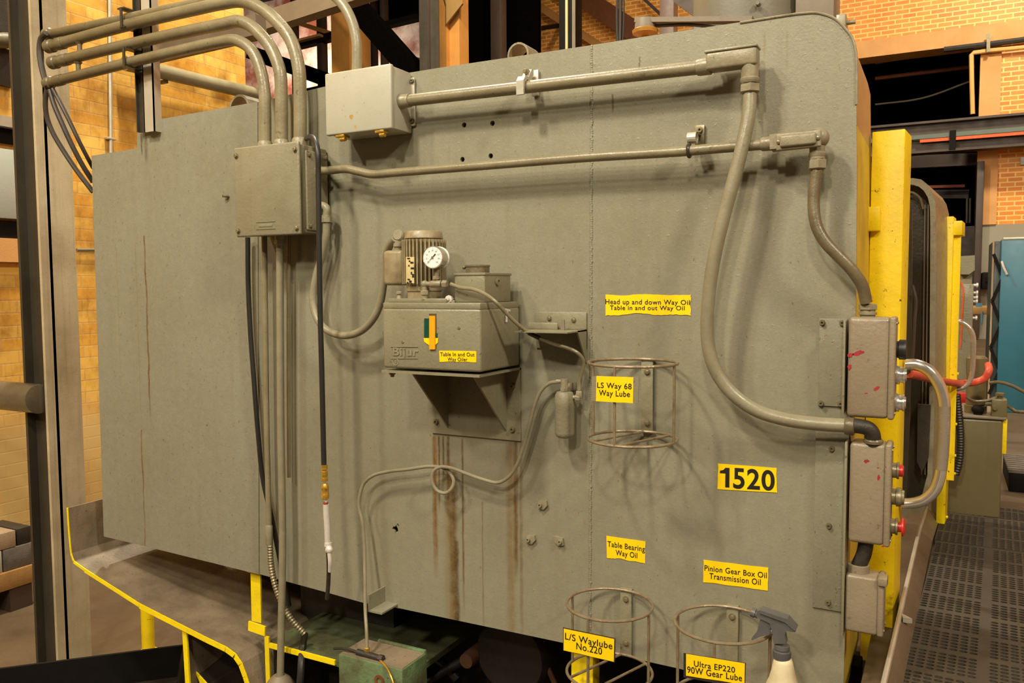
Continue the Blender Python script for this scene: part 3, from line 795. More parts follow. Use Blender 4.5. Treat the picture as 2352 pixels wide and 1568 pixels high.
lo = c + Vector((.004, .012, .030))
g = G(); n = 16; off = Vector((.020, 0, 0))
ring_o = [lo + Vector((-.010, .013 * math.cos(2 * math.pi * k / n), .013 * math.sin(2 * math.pi * k / n))) for k in range(n)]
ring_i = [lo + Vector((-.010, .0105 * math.cos(2 * math.pi * k / n), .0105 * math.sin(2 * math.pi * k / n))) for k in range(n)]
for k in range(n):
    j = (k + 1) % n
    g.add([ring_o[k], ring_o[j], ring_i[j], ring_i[k], ring_o[k] + off, ring_o[j] + off, ring_i[j] + off, ring_i[k] + off], [[0, 1, 2, 3], [7, 6, 5, 4], [0, 4, 5, 1], [3, 2, 6, 7]])
obj('loop', g, M['galv'], st)
g = G().box((lo.x - .004, -.008, lo.z - .01), (lo.x + .018, -.002, lo.z + .034), .001).box((lo.x - .004, lo.y, lo.z + .010), (lo.x + .010, -.002, lo.z + .013))
obj('tail', g, M['bolt'], st)
obj('bolt', G().socket((lo.x + .008, -.008, lo.z + .022), (0, -1, 0), .0055, .007), M['bolt'], st)
a0 = W(1772, 329, y); a1 = W(1893, 316, y)
E = thing('conduit_elbow', 'oval covered elbow fitting at the right end of the lower conduit', 'conduit fitting', a1, 'elbow fittings')
d = (a1 - a0)
hh = msize(1830, 322, y, 20)
obj('body', G().bar(a0, a1 + Vector((-.012, 0, 0)), .042, hh * 1.7).sphere(a1 + Vector((-.012, 0, 0)), .023, (1, 1, .95), 20), M['fitting'], E)
ang = math.atan2(d.z, d.x)
mid = W(1834, 322, y - .024); 
Mx = Matrix.Translation(mid) @ Matrix.Rotation(-ang, 4, 'Y')
lw = (W(1884, 322, y - .024) - W(1781, 322, y - .024)).length / 2
cvr = obj('cover', G().box((-lw, -.003, -hh * .95), (lw, .004, hh * .95), .010, 4, Mx).box((-lw * .82, -.010, -hh * .66), (lw * .80, .0, hh * .66), .007, 3, Mx), M['fitting'], E)
for s in (-1, 1):
    obj('screw', G().lathe(Mx @ Vector((s * lw * .88, -.003, 0)), (0, -1, 0), [(0, .0042), (.003, .0042), (.004, .002)], 10), M['bolt'], cvr)
obj('socket', G().lathe(a0 - d.normalized() * .022, d, [(0, r * 1.15), (.004, r * 1.3), (.03, r * 1.35)], 16), M['fitting'], E)
m0 = W(1877, 322, y); m1 = W(1877, 366, y); m2 = W(1877, 390, y)
obj('nipple', G().cyl(m0, m1, r * 1.35).lathe(W(1877, 362, y), (0, 0, 1), [(0, r * 1.3), (.004, r * 1.5), (.009, r * 1.5), (.012, r * 1.3)], 16), M['fitting'], E)
g = G(); nut(g, m2, (0, 0, 1), r * 1.65, (m1 - m2).length); obj('nut', g, M['fitting'], E)
hs = [(1877, 388, -.055), (1871, 430, -.058), (1869, 475, -.062), (1876, 520, -.066), (1895, 555, -.068), (1925, 587, -.066), (1957, 620, -.06), (1980, 655, -.05), (1990, 695, -.042)]
solo('flexible_hose', G().tube([W(*p) for p in hs], msize(1900, 560, -.06, 27) / 2, 16, 8, .012, .0034), M['pipe_dirty'], 'short flexible conduit curving from the oval elbow down to the upper control box', 'hose', 'grey flexible conduits')

# ------------------------------------------------------------------ runs below the junction box
GB = 'conduits running down below the junction box'
def drop(label, pts, wpx, y, m, conn=True, name='conduit'):
    r = msize(pts[1][0], pts[1][1], y, wpx) / 2
    P = [W(*p, y) for p in pts]
    P[0].z = jz0 + .008
    T = thing(name, label, 'conduit', P[-1], GB)
    obj('pipe', G().tube(P, r, 14, 5), m, T)
    if conn:
        g = G(); nut(g, Vector((P[0].x, y, jz0 - .022)), (0, 0, 1), r * 1.55, .016); g.lathe((P[0].x, y, jz0 - .008), (0, 0, 1), [(0, r * 1.4), (.014, r * 1.4)], 14)
        obj('connector', g, M['fitting'], T)
    return T, r
T, r = drop('left rigid conduit under the junction box ending in a spring coupling', [(607, 545), (609, 700), (613, 1000), (618, 1200), (620, 1255)], 13, -.045, M['pipe_paint'], False)
P = W(618, 1215, -.045); obj('coupling', G().lathe(P + Vector((0, 0, -.05)), (0, 0, 1), [(0, r * 1.1), (.004, r * 1.3), (.06, r * 1.3), (.064, r * 1.05)], 14), M['fitting'], T)
sp = [W(*p) for p in ((620, 1250, -.045), (622, 1290, -.045), (630, 1335, -.05), (648, 1385, -.05), (672, 1425, -.045), (700, 1455, -.03))]
obj('spring_guard', G().tube(sp, r * 1.05, 12, 8, .12, .009), M['bolt'], T)
T, r = drop('right thicker conduit under the junction box running down to the bed', [(643, 545), (643, 640), (645, 1000), (649, 1217), (648, 1350), (645, 1490), (644, 1555)], 17, -.06, M['flex'])
b_ = W(643, 1560, -.06)
obj('floor_boot', G().lathe(b_ + Vector((0, 0, -.04)), (0, 0, 1), [(0, .05), (.02, .048), (.045, .03), (.055, .018)], 20), M['pan'], T)
T, r = drop('thin straight conduit behind the thicker one, ending at mid height', [(664, 545), (663, 640), (663, 900), (664, 1096)], 9, -.02, M['pipe_paint'], False)
cb = [(569, 545, -.03), (570, 650, -.03), (575, 760, -.028), (583, 870, -.028), (592, 985, -.026), (604, 1100, -.022), (622, 1180, -.02), (640, 1270, -.012), (655, 1340, .02), (664, 1390, .05)]
solo('cable', G().tube([W(*p) for p in cb], msize(580, 800, 0, 11) / 2, 10, 8), M['rubber'], 'long black cable slanting down behind the rigid conduits', 'cable')
# grey hose from the side elbow to the oiler motor
eb = W(716, 480, -.05); eb.x = jx1 + .004
hs = [(750, 512, -.05), (748, 545, -.05), (738, 590, -.05), (725, 640, -.052), (719, 685, -.055), (726, 725, -.06), (746, 754, -.065), (785, 770, -.07), (825, 762, -.075), (855, 735, -.08), (872, 700, -.08), (881, 650, -.08), (886, 600, -.085), (893, 568, -.10), (908, 547, -.12)]
T = thing('flexible_hose', 'slim grey hose looping from the junction box side to the oiler motor', 'hose', W(750, 512, -.05), 'grey flexible conduits')
r = msize(745, 600, -.05, 17) / 2
obj('hose', G().tube([W(*p) for p in hs], r, 14, 8, .012, .003), M['flex'], T)
n1 = W(750, 478, -.05)
obj('elbow', G().tube([eb, W(735, 472, -.05), n1, W(750, 497, -.05)], r * 1.05, 14, 6).lathe(W(750, 494, -.05), (0, 0, -1), [(0, r * 1.3), (.008, r * 1.3)], 14), M['fitting'], T)
g = G(); nut(g, W(750, 512, -.05), (0, 0, 1), r * 1.5, .016); nut(g, eb - Vector((0, 0, 0)), (1, 0, 0), r * 1.4, .008); obj('nut', g, M['fitting'], T)

# ------------------------------------------------------------------ air line with blow gun
AY = -.150
al = [(704, 318, -.06), (714, 314, -.10), (724, 322, -.135), (730, 348, AY), (731, 400, AY), (733, 550, AY), (735, 700, AY), (739, 850, AY), (742, 980, AY), (744, 1068, AY)]
A = thing('air_hose', 'black air hose draped over the junction box with brass coupling and blow gun', 'air hose', W(744, 1068, AY))
r = msize(735, 700, AY, 12.5) / 2
obj('hose', G().tube([W(*p) for p in al], r, 12, 8), M['rubber'], A)
def zpx(py, px=746): return W(px, py, AY).z
ax = W(745, 1068, AY).x; 
x2 = W(748, 1145, AY).x
g = G().lathe((ax, AY, zpx(1078)), (0, 0, 1), [(0, r * .9), (0, r * 1.2), (.010, r * 1.2), (.010, r * 1.35), (.013, r * 1.35)], 14)
g.lathe((ax, AY, zpx(1105)), (0, 0, 1), [(0, r * 1.0), (.001, r * 1.25), (.010, r * 1.25), (.0105, r * 1.12), (.017, r * 1.12), (.0175, r * 1.25), (.028, r * 1.25), (.029, r * .9), (.036, r * .9)], 14)
g.lathe((ax + .001, AY, zpx(1145)), (0, 0, 1), [(0, r * 1.2), (.002, r * 1.45), (.014, r * 1.45), (.015, r * 1.38), (.030, r * 1.38), (.031, r * 1.45), (.038, r * 1.3), (.044, r * .9)], 16)
obj('brass_coupling', g, M['brass'], A)
obj('red_collar', G().lathe((ax + .002, AY, zpx(1158)), (0, 0, 1), [(0, r * .9), (.007, r * .9)], 12), flat('worn_red', (150, 66, 50), .5), A)
gr = G().tube([W(749, 1158, AY), W(750, 1185, AY), W(752, 1215, AY), W(753, 1245, AY)], r * 1.18, 14, 5).cyl(W(749, 1148, AY), W(749, 1160, AY), r * .5)
gun = obj('blow_gun', gr, M['silver'], A)
k = W(756, 1262, AY - .006)
obj('valve_button', G().sphere(k, r * 1.55, (1, .9, 1), 16).lathe(W(754, 1250, AY), (0, 0, 1), [(-.004, r * 1.5), (.006, r * 1.4)], 14), M['silver'], gun)
obj('lever', G().tube([W(756, 1268, AY - .008), W(758, 1290, AY - .010), W(758, 1312, AY - .004)], r * .75, 10, 4), M['silver'], gun)
obj('nozzle', G().tube([W(753, 1255, AY), W(755, 1300, AY + .002), W(754, 1340, AY + .01), W(751, 1375, AY + .015)], r * .8, 10, 5), M['steel_dark'], gun)
# ------------------------------------------------------------------ oiler on its bracket
ox0 = W(879, 770, -.215).x; OY = -.215
ox1 = W(1103, 775, OY).x
oz1 = W(1000, 695, OY).z; oz0 = W(1000, 852, OY).z
OB = thing('wall_bracket', 'gusseted steel bracket under the way oiler, rust streaks below it', 'bracket', (W(1090, 990).x, 0, W(1090, 1000).z))
bx0_, bz0_ = zx(994, 994); bx1_, bz1_ = zx(1198, 1007)
shelf_z = oz0 - .004
bp = obj('back_plate', G().box((bx0_, -.007, (bz0_ + bz1_) / 2 - .002), (bx1_, -.0005, shelf_z - .002)), M['box_paint'], OB)
for p in ((1003, 968), (1178, 886), (1178, 986)):
    c = W(*p, -.007); obj('bolt', G().socket((c.x, -.007, c.z), (0, -1, 0), .0062, .008), M['bolt'], bp)
sh0 = W(880, 855, OY).x - .002; 
obj('shelf', G().box((sh0, OY - .004, shelf_z - .006), (bx1_, -.001, shelf_z)), M['box_paint'], OB)
for (pt, pb) in (((946, 858), (1027, 982)), ((1086, 862), (1160, 990))):
    b0 = W(*pb, -.007); f0 = WX(pt[0], pt[1], b0.x)
    yf = max(f0.y, OY + .01)
    poly = [Vector((b0.x, -.007, b0.z)), Vector((b0.x, -.007, shelf_z - .006)), Vector((b0.x, yf, shelf_z - .006)), Vector((b0.x, yf, shelf_z - .012))]
    obj('gusset', G().prism(poly, (.005, 0, 0)), M['box_paint'], OB)
O = thing('way_oiler', 'grey lubricator tank with motor, pressure gauge and yellow sticker on bracket', 'lubricator', ((ox0 + ox1) / 2, OY / 2, oz0))
oxr = bx1_ - .014
tk = obj('tank', G().box((ox0, OY, oz0 + .002), (ox1 + .001, -.012, oz1 - .014), .007, 3), M['box_paint'], O)
obj('rim', G().box((ox0 + .001, OY + .001, oz1 - .016), (ox1, -.013, oz1), .003), M['box_paint'], O)
zl_ = oz1
mp0 = W(890, 686, OY + .01).x; mp1 = W(1000, 686, OY + .01).x
obj('motor_plate', G().box((mp0, OY + .012, zl_), (mp1 + .03, -.03, zl_ + .010), .002), M['box_paint'], O)
obj('plug', G().lathe((W(917, 680, OY + .03).x, OY + .03, zl_ + .008), (0, 0, 1), [(0, .008), (.006, .006), (.012, .005), (.013, .008), (.018, .008), (.020, .005)], 12), M['fitting'], O)
# motor
mc = W(974, 600, OY + .085); mr = msize(974, 600, OY + .085, 48)
def mz(py): return W(974, py, OY + .085).z
g = G().lathe((mc.x, mc.y, mz(660)), (0, 0, 1), [(0, mr * .80), (mz(655) - mz(660), mr * .86), (mz(548) - mz(660), mr * .86)], 32)
nf = 34
for k in range(nf):
    a = 2 * math.pi * k / nf
    Mx = Matrix.Translation((mc.x, mc.y, 0)) @ Matrix.Rotation(a, 4, 'Z')
    g.box((mr * .80, -mr * .035, mz(652)), (mr * 1.06, mr * .035, mz(551)), 0, 1, Mx)
mo = obj('motor', g, M['motor'], O)
obj('motor_cap', G().lathe((mc.x, mc.y, mz(549)), (0, 0, 1), [(0, mr * .86), (.001, mr * .93), (mz(534) - mz(549), mr * .88), (mz(531) - mz(549), mr * .82), (mz(530) - mz(549), mr * .3)], 32), M['motor'], mo)
obj('motor_foot', G().lathe((mc.x, mc.y, zl_ + .009), (0, 0, 1), [(0, mr * .80), (.018, mr * .80), (.02, mr * .86), (mz(657) - zl_ - .009, mr * .86)], 28), M['motor'], mo)
# motor nameplate with worn marks
def onmotor(px, py): 
    # point on the fin envelope, in front
    p = W(px, py, mc.y - mr)
    dx = max(-1, min(1, (p.x - mc.x) / (mr * 1.08)))
    return Vector((mc.x + dx * mr * 1.08, mc.y - mr * 1.08 * math.sqrt(1 - dx * dx), p.z))
cols = [933, 938, 943, 948, 953]
g = G()
for a_, b_ in zip(cols, cols[1:]):
    q = [onmotor(a_, 590), onmotor(b_, 590), onmotor(b_, 650), onmotor(a_, 650)]
    g.add(q + [v + Vector((0, .002, 0)) for v in q], [[0, 1, 2, 3], [7, 6, 5, 4], [0, 1, 5, 4], [2, 3, 7, 6], [0, 3, 7, 4], [1, 2, 6, 5]])
npl = obj('name_plate', g, flat('ivory_plate', (214, 196, 140), .4), O)
g = G()
for (px, py, w_, h_) in ((937, 592, 7, 3), (941, 598, 4, 3), (945, 601, 7, 4), (940, 608, 3, 4), (946, 614, 7, 4), (946, 624, 3, 6), (949, 629, 4, 8), (938, 640, 6, 3), (942, 644, 6, 5), (936, 647, 4, 3)):
    q = [onmotor(px, py), onmotor(px + w_, py), onmotor(px + w_, py + h_), onmotor(px, py + h_)]
    g.add([v + Vector((0, -.0008, 0)) for v in q], [[0, 1, 2, 3]])
obj('plate_marks', g, M['ink'], npl)
# terminal box and connector
ty = OY + .075
ta = W(878, 575, ty); tb_ = W(923, 655, ty)
obj('terminal_box', G().box((ta.x, ty, tb_.z), (tb_.x, ty + .075, ta.z), .010, 3).cyl((tb_.x - .004, ty + .02, (ta.z + tb_.z) / 2), (tb_.x + .012, ty + .02, (ta.z + tb_.z) / 2), .006), M['motor'], mo, 'beige terminal box on the motor side')
el = W(915, 543, ty + .03)
obj('connector', G().lathe((el.x, el.y, ta.z - .003), (0, 0, 1), [(0, .011), (.012, .011), (.013, .014), (el.z - ta.z, .014)], 14).lathe(el + Vector((0, .012, 0)), (0.25, -1, .12), [(0, .011), (.002, .0155), (.022, .0155), (.026, .012), (.026, .0)], 18), M['fitting'], mo)
# filler box
fy0 = OY + .045
fa = W(1043, 627, fy0); fb = W(1114, 688, fy0)
fl = obj('filler_box', G().box((fa.x, fy0, oz1), (fb.x, -.035, fa.z), .004).box((fa.x - .001, fy0 - .002, fa.z - .006), (fb.x + .002, -.034, fa.z), .001).lathe((fb.x, fy0 + .06, W(1137, 647, fy0 + .06).z), (1, 0, 0), [(0, .0095), (.005, .0095), (.006, .005), (.002, .004)], 14), M['box_paint'], O)
fc = W(1097, 615, fy0 + .06); fr = msize(1097, 615, fy0 + .06, 29)
obj('filler_cap', G().lathe((fc.x, fc.y, fa.z), (0, 0, 1), [(0, fr * .95), (W(1097, 607, fc.y).z - fa.z - .006, fr * .95)], 24).lathe((fc.x, fc.y, W(1097, 607, fc.y).z - .006), (0, 0, 1), [(0, fr), (.004, fr), (.005, fr * .9)], 24).sphere((fc.x - fr * 1.05, fc.y - .01, W(1097, 611, fc.y).z - .003), .005), M['bolt'], fl, 'round metal filler cap')
# gauge
gy = OY + .015
gc = W(996, 591, gy); gr_ = msize(996, 591, gy, 26)
gd = Vector((.12, -1, .02)).normalized()
gg = obj('pressure_gauge', G().lathe(gc + gd * -.030, gd, [(0, gr_ * .8), (.002, gr_ * .96), (.030, gr_ * .98), (.034, gr_ * 1.0), (.036, gr_ * .95), (.0345, gr_ * .88)], 36), M['chrome'], O, 'steel cased round pressure gauge')
obj('rear_flange', G().lathe(gc + gd * -.032, gd, [(0, gr_ * 1.02), (.003, gr_ * 1.02)], 36), M['gauge_white'], gg)
dc = gc + gd * .0058
gx = Vector((0, 0, 1)).cross(gd).normalized() * -1; gx = gd.cross(Vector((0, 0, 1))).normalized(); gzv = gx.cross(gd).normalized()
if gx.x < 0: gx = -gx
if gzv.z < 0: gzv = -gzv
obj('dial', G().lathe(gc + gd * .0046, gd, [(0, gr_ * .9), (.001, gr_ * .9)], 36), M['gauge_white'], gg)
g = G()
def dial_mark(ang, r0, r1, w_):
    d = gx * math.sin(ang) + gzv * math.cos(ang); s_ = gx * math.cos(ang) - gzv * math.sin(ang)
    g.add([dc + d * r0 + s_ * w_, dc + d * r1 + s_ * w_, dc + d * r1 - s_ * w_, dc + d * r0 - s_ * w_], [[0, 1, 2, 3]])
for k in range(41):
    an = math.radians(-135 + 270 * k / 40)
    dial_mark(an, gr_ * (.80 if k % 5 else .74), gr_ * .86, .00012 if k % 5 else .0003)
for k in range(9):
    an = math.radians(-135 + 270 * k / 8); d = gx * math.sin(an) + gzv * math.cos(an)
    c_ = dc + d * gr_ * .60; s_ = gr_ * .075
    Qd = [c_ - gx * s_ * 1.3 + gzv * s_, c_ + gx * s_ * 1.3 + gzv * s_, c_ + gx * s_ * 1.3 - gzv * s_, c_ - gx * s_ * 1.3 - gzv * s_]
    lettering(g, Qd, str(k * 20), 0 if k >= 5 else .15, 1 if k >= 5 else .85, 0, 1, gd * .0001)
obj('scale', g, flat('grey_print', (92, 88, 84), .5), gg)
an = math.radians(-135)
d = gx * math.sin(an) + gzv * math.cos(an); s_ = gx * math.cos(an) - gzv * math.sin(an)
dn = dc + gd * .001
g = G().prism([dn - d * gr_ * .42 + s_ * .0013, dn + s_ * .0008, dn + d * gr_ * .72, dn - s_ * .0008, dn - d * gr_ * .42 - s_ * .0013], gd * .0005)
obj('needle', g, M['ink'], gg)
obj('needle_hub', G().lathe(dn, gd, [(0, .0028), (.0015, .0026)], 12), M['brass'], gg)
# tee and tube fitting
tee = W(1002, 652, gy + .014)
g = G().cyl(tee + Vector((0, 0, .008)), gc + Vector((0, .016, -gr_ * .9)), .006)
nut(g, W(1002, 642, gy + .014), (0, 0, 1), .009, .009)
g.lathe(tee + Vector((-.016, 0, 0)), (1, 0, 0), [(0, .0075), (.003, .009), (.028, .009), (.031, .0075)], 14).cyl(tee + Vector((-.030, 0, 0)), tee + Vector((-.012, 0, 0)), .0065)
nut(g, tee + Vector((.018, 0, 0)), (1, 0, -.02), .0095, .014)
an_ = tee + Vector((-.034, 0, 0))
g.sphere(an_, .0095).cyl(an_, Vector((an_.x, an_.y, zl_ + .01)), .007)
nut(g, (an_.x, an_.y, zl_ + .018), (0, 0, 1), .011, .012)
obj('tee_fitting', g, M['fitting'], O)
# chrome screws
c = W(1033, 680, OY + .03)
obj('chrome_screw', G().lathe(Vector((c.x, OY + .03, oz1 + .008)), (.1, -1, .1), [(0, .0095), (.008, .0095), (.008, .005), (.014, .004)], 8).box((c.x - .008, OY + .026, oz1 - .001), (c.x + .008, OY + .04, oz1 + .006)), M['silver'], O)
c = WX(1160, 716, ox1)
obj('chrome_screw', G().lathe((ox1, c.y, c.z), (1, 0, 0), [(0, .006), (.006, .006), (.008, .004)], 10).cyl((ox1 + .004, c.y, c.z), (ox1 + .006, c.y - .004, c.z - .025), .003).cyl((ox1 + .005, c.y - .012, c.z + .006), (ox1 + .005, c.y + .014, c.z + .002), .0035), M['silver'], O)
# sight slot, Bijur lettering and sticker on the tank front
f = Vector((0, -.001, 0)); fy = OY
def R4(x0, y0, x1, y1, yy): return [W(x0, y0, yy), W(x1, y0, yy), W(x1, y1, yy), W(x0, y1, yy)]
sl = obj('sight_slot', G().prism(R4(986, 720, 1003, 801, fy + .0005), (0, -.0010, 0)), flat('slot_shadow_paint', (86, 70, 44), .6), tk)
obj('green_strip', G().prism(R4(975, 731, 989, 776, fy), (0, -.0015, 0)).prism(R4(1001, 765, 1005, 776, fy), (0, -.0015, 0)), flat('dark_green_print', (16, 76, 58), .4), tk)
obj('level_bar', G().prism(R4(988, 725, 1001, 802, fy), (0, -.0045, 0)), flat('orange_level', (244, 170, 24), .35), tk)
obj('yellow_tag', G().prism([W(*p, fy) for p in ((974, 776), (1007, 776), (1006, 787), (999, 793), (999, 801), (990, 801), (987, 793), (980, 788), (975, 784))], (0, -.0018, 0)), M['yellow_label'], tk)
g = G()
Qb = [W(902, 798, fy - .0018), W(960, 799, fy - .0018), W(960, 817, fy - .0018), W(902, 816, fy - .0018)]
lettering(g, Qb, 'Bijur', 0, 1, 0, 1, Vector((0, 0, 0)), .02)
gb = G()
for fc_ in list(g.f): gb.prism([g.v[i] for i in fc_], (0, .0025, 0))
gb.prism(R4(898, 795, 960, 796.5, fy), (0, -.002, 0)).prism(R4(898, 822, 960, 823.5, fy), (0, -.0015, 0))
rc = W(909, 831, fy); gb.ring(rc, (0, 1, 0), .0085, .0012, 24, 6).box((rc.x - .001, fy - .0015, rc.z - .004), (rc.x + .001, fy, rc.z + .004))
obj('raised_lettering', gb, M['fitting'], tk, 'raised cast lettering')
for p in ((1054, 753), (925, 785)):
    c = W(*p, fy); obj('rivet', G().lathe(c, (0, -1, 0), [(0, .0045), (.0015, .0035), (.002, 0)], 10), M['bolt'], tk)
def sticker(name, parent_or_label, quad, lines, y, jag=(0, 0, 0, 0), bold=0.0, mat=None, cat=None, group=None, parent=None, th=.0008):
    Q = [W(px, py, y) for px, py in quad]
    g = sheet(Q, (0, -th, 0), 30, jag)
    if parent is None:
        o = solo(name, g, mat or M['yellow_label'], parent_or_label, cat, group)
    else:
        o = obj(name, g, mat or M['yellow_label'], parent, parent_or_label)
    lg = G()
    for (txt, u0, u1, v0, v1) in lines:
        lettering(lg, Q, txt, u0, u1, v0, v1, Vector((0, -th - .0006, 0)), bold)
    obj('lettering', lg, M['ink'], o)
    return o
sticker('label_sticker', 'yellow sticker', [(1009, 805), (1094, 806), (1094, 832), (1010, 831)], [('Table In and Out', .03, .96, .14, .47), ('Way Oiler', .23, .77, .58, .90)], fy, (0, 0, .10, 0), .008, parent=O)
obj('drain_plug', G().lathe((W(900, 855, OY + .02).x, OY + .022, shelf_z - .004), (0, 0, -1), [(0, .009), (.008, .009), (.009, .006), (.015, .005)], 8), M['bolt'], O)

# ------------------------------------------------------------------ small angle shelf
S_ = thing('shelf_bracket', 'small folded steel shelf bracket between the oiler and the tube', 'bracket', W(1290, 757))
sz = W(1340, 757).z
xa, xb = W(1233, 757).x, W(1349, 757).x
fl_ = WX(1185, 757, W(1236, 757).x)
fy_ = max(-.13, fl_.y)
obj('back_flange', G().box((xa, -.006, sz), (xb, -.0005, W(1290, 716).z), .004), M['box_paint'], S_)
obj('shelf', G().box((xa, fy_, sz - .003), (xb, -.002, sz)), M['box_paint'], S_)
obj('gusset', G().prism([Vector((xb - .004, -.0005, sz)), Vector((xb - .004, fy_ * .5, sz)), Vector((xb - .004, -.006, W(1349, 832).z)), Vector((xb - .004, -.0005, W(1349, 832).z))], (.004, 0, 0)).box((xa, -.004, W(1290, 800).z), (xb, -.0005, sz - .003)), M['box_paint'], S_)
obj('back_tab', G().box((W(1220, 750).x, -.018, sz), (W(1287, 750).x, -.014, sz + .017), .003), M['box_paint'], S_)
obj('bent_tab', G().box((W(1290, 750, -.04).x, -.045, sz), (W(1298, 750, -.04).x, -.041, W(1295, 734, -.04).z)), M['steel_grey'], S_)
for p in ((1262, 731), (1318, 735)):
    c = W(*p, -.006); obj('bolt', G().hexbolt(c, (0, -1, 0), .005, .005), M['bolt'], S_)

# ------------------------------------------------------------------ oil line, filter and outlet tube
ln = [(1035, 652, gy + .014), (1056, 660, gy + .014), (1089, 665, gy + .012), (1117, 677, gy + .012), (1140, 695, gy + .02), (1161, 717, gy + .04), (1184, 740, -.14), (1213, 763, -.115), (1239, 776, -.10), (1272, 790, -.085), (1303, 799, -.07), (1326, 810, -.06), (1339, 826, -.05), (1339, 845, -.045), (1333, 868, -.042), (1331, 896, -.042)]
L1 = thing('oil_tube', 'thin grey oil tube curving from the gauge tee down to the filter', 'tube', W(1331, 896, -.042), 'thin oil tubes')
obj('tube', G().tube([W(*p) for p in ln], msize(1100, 670, -.19, 9) / 2, 10, 8), M['pipe_paint'], L1)
obj('tape', G().tube([W(1214, 764, -.1145), W(1226, 770, -.107), W(1239, 776, -.10)], msize(1100, 670, -.19, 10.5) / 2, 10, 4), M['rubber'], L1, 'black tape wrap')
FY = -.045
fcx = W(1297, 950, FY).x
def fz(py): return W(1297, py, FY).z
FR = msize(1297, 950, FY, 22.5)
FT = thing('oil_filter', 'small grey cylindrical oil filter hanging under the shelf bracket', 'filter', (fcx, FY, fz(1003)))
b0 = fz(1004)
obj('bowl', G().lathe((fcx, FY, b0), (0, 0, 1), [(0, FR * .7), (.004, FR * .9), (.012, FR), (fz(936) - b0, FR), (fz(934) - b0, FR * 1.03), (fz(922) - b0, FR * 1.03)], 28), M['box_paint'], FT)
obj('head', G().lathe((fcx, FY, fz(922)), (0, 0, 1), [(0, FR * 1.03), (fz(908) - fz(922), FR * 1.0), (fz(900) - fz(922), FR * .82), (fz(898) - fz(922), FR * .5)], 28), M['box_paint'], FT)
g = G(); nut(g, (fcx, FY, fz(898)), (0, 0, 1), FR * .45, fz(889) - fz(898)); g.cyl((fcx, FY, fz(890)), (fcx, FY, fz(870)), FR * .40)
g.cyl((fcx, FY, fz(876)), (fcx - FR * .9, FY, fz(876)), .005)
obj('inlet_fitting', g, M['fitting'], FT)
oxx = W(1331, 910, -.042).x
g = G().cyl((fcx, FY, fz(911)), (oxx, FY, fz(911)), .0055); nut(g, (oxx - .009, FY, fz(911)), (1, 0, 0), .009, .013); nut(g, (oxx, FY, fz(912)), (0, 0, 1), .008, .018)
obj('outlet_fitting', g, M['fitting'], FT)
c = W(1318, 884)
obj('mounting_lug', G().box((c.x - .008, FY, c.z - .012), (c.x + .008, -.001, c.z + .010), .003).socket((c.x, FY, c.z), (0, -1, 0), .0055, .006), M['fitting'], FT)
l2 = [(1285, 876, FY), (1262, 880, -.045), (1243, 897, -.045), (1228, 930, -.043), (1216, 975, -.042), (1202, 1025, -.04), (1187, 1068, -.04), (1168, 1095, -.04), (1143, 1108, -.04), (1110, 1101, -.042), (1070, 1087, -.043), (1038, 1075, -.045), (1012, 1072, -.05), (996, 1082, -.052), (993, 1105, -.052), (1003, 1125, -.05), (1022, 1132, -.048), (1037, 1122, -.044), (1042, 1104, -.038), (1034, 1086, -.036), (1018, 1074, -.038), (985, 1071, -.042), (940, 1077, -.044), (890, 1083, -.044), (857, 1092, -.044), (836, 1110, -.044), (826, 1140, -.044), (825, 1165, -.044), (832, 1195, -.046), (836, 1240, -.05), (838, 1320, -.07), (839, 1400, -.09), (842, 1450, -.11), (843, 1488, -.12)]
L2 = thing('oil_tube', 'thin cream tube with one coil running from the filter to the green block', 'tube', W(843, 1488, -.12), 'thin oil tubes')
obj('tube', G().tube([W(*p) for p in l2], msize(1000, 1070, 0, 8) / 2, 10, 8), M['flex'], L2)
e = W(843, 1488, -.12)
g = G(); nut(g, e + Vector((0, 0, -.012)), (0, 0, 1), .008, .014); g.lathe(e + Vector((0, 0, -.034)), (0, 0, 1), [(0, .008), (.008, .006), (.012, .006), (.013, .009), (.022, .009)], 12)
obj('brass_fitting', g, M['brass'], L2)

# ------------------------------------------------------------------ yellow stickers on the panel
SG = 'yellow stickers on the housing panel'
YS = -.0006
sticker('label_sticker', 'long worn yellow sticker reading Head up and down Way Oil', [(1391, 674), (1588, 677), (1587, 725), (1391, 725)], [('Head up and down Way Oil', .0, .985, .25, .47), ('Table in and out Way Oil', .055, .93, .53, .73)], YS, (.14, .02, .16, 0), .010, cat='sticker', group=SG)
sticker('label_sticker', 'yellow sticker with bold black number 1520', [(1649, 1064), (1784, 1074), (1785, 1131), (1648, 1123)], [('520', .27, .965, .14, .90)], YS, (.01, .01, .01, .01), .022, cat='sticker', group=SG)
o1 = [o for o in COL.objects if o.get('label', '').endswith('number 1520')][0]
Q1 = [W(px, py, YS) for px, py in [(1649, 1064), (1784, 1074), (1785, 1131), (1648, 1123)]]
obj('lettering', G().prism([quad_point(Q1, u, v) + Vector((0, -.0016, 0)) for u, v in ((.135, .14), (.205, .14), (.205, .90), (.135, .90), (.135, .36), (.04, .36), (.04, .27), (.10, .23))], (0, .0006, 0)), M['ink'], o1)
sticker('label_sticker', 'small yellow sticker reading Table Bearing Way Oil', [(1393, 1230), (1483, 1243), (1482, 1294), (1394, 1281)], [('Table Bearing', .03, .99, .22, .46), ('Way Oil', .24, .80, .56, .80)], YS, (0, .01, .10, 0), .010, cat='sticker', group=SG)
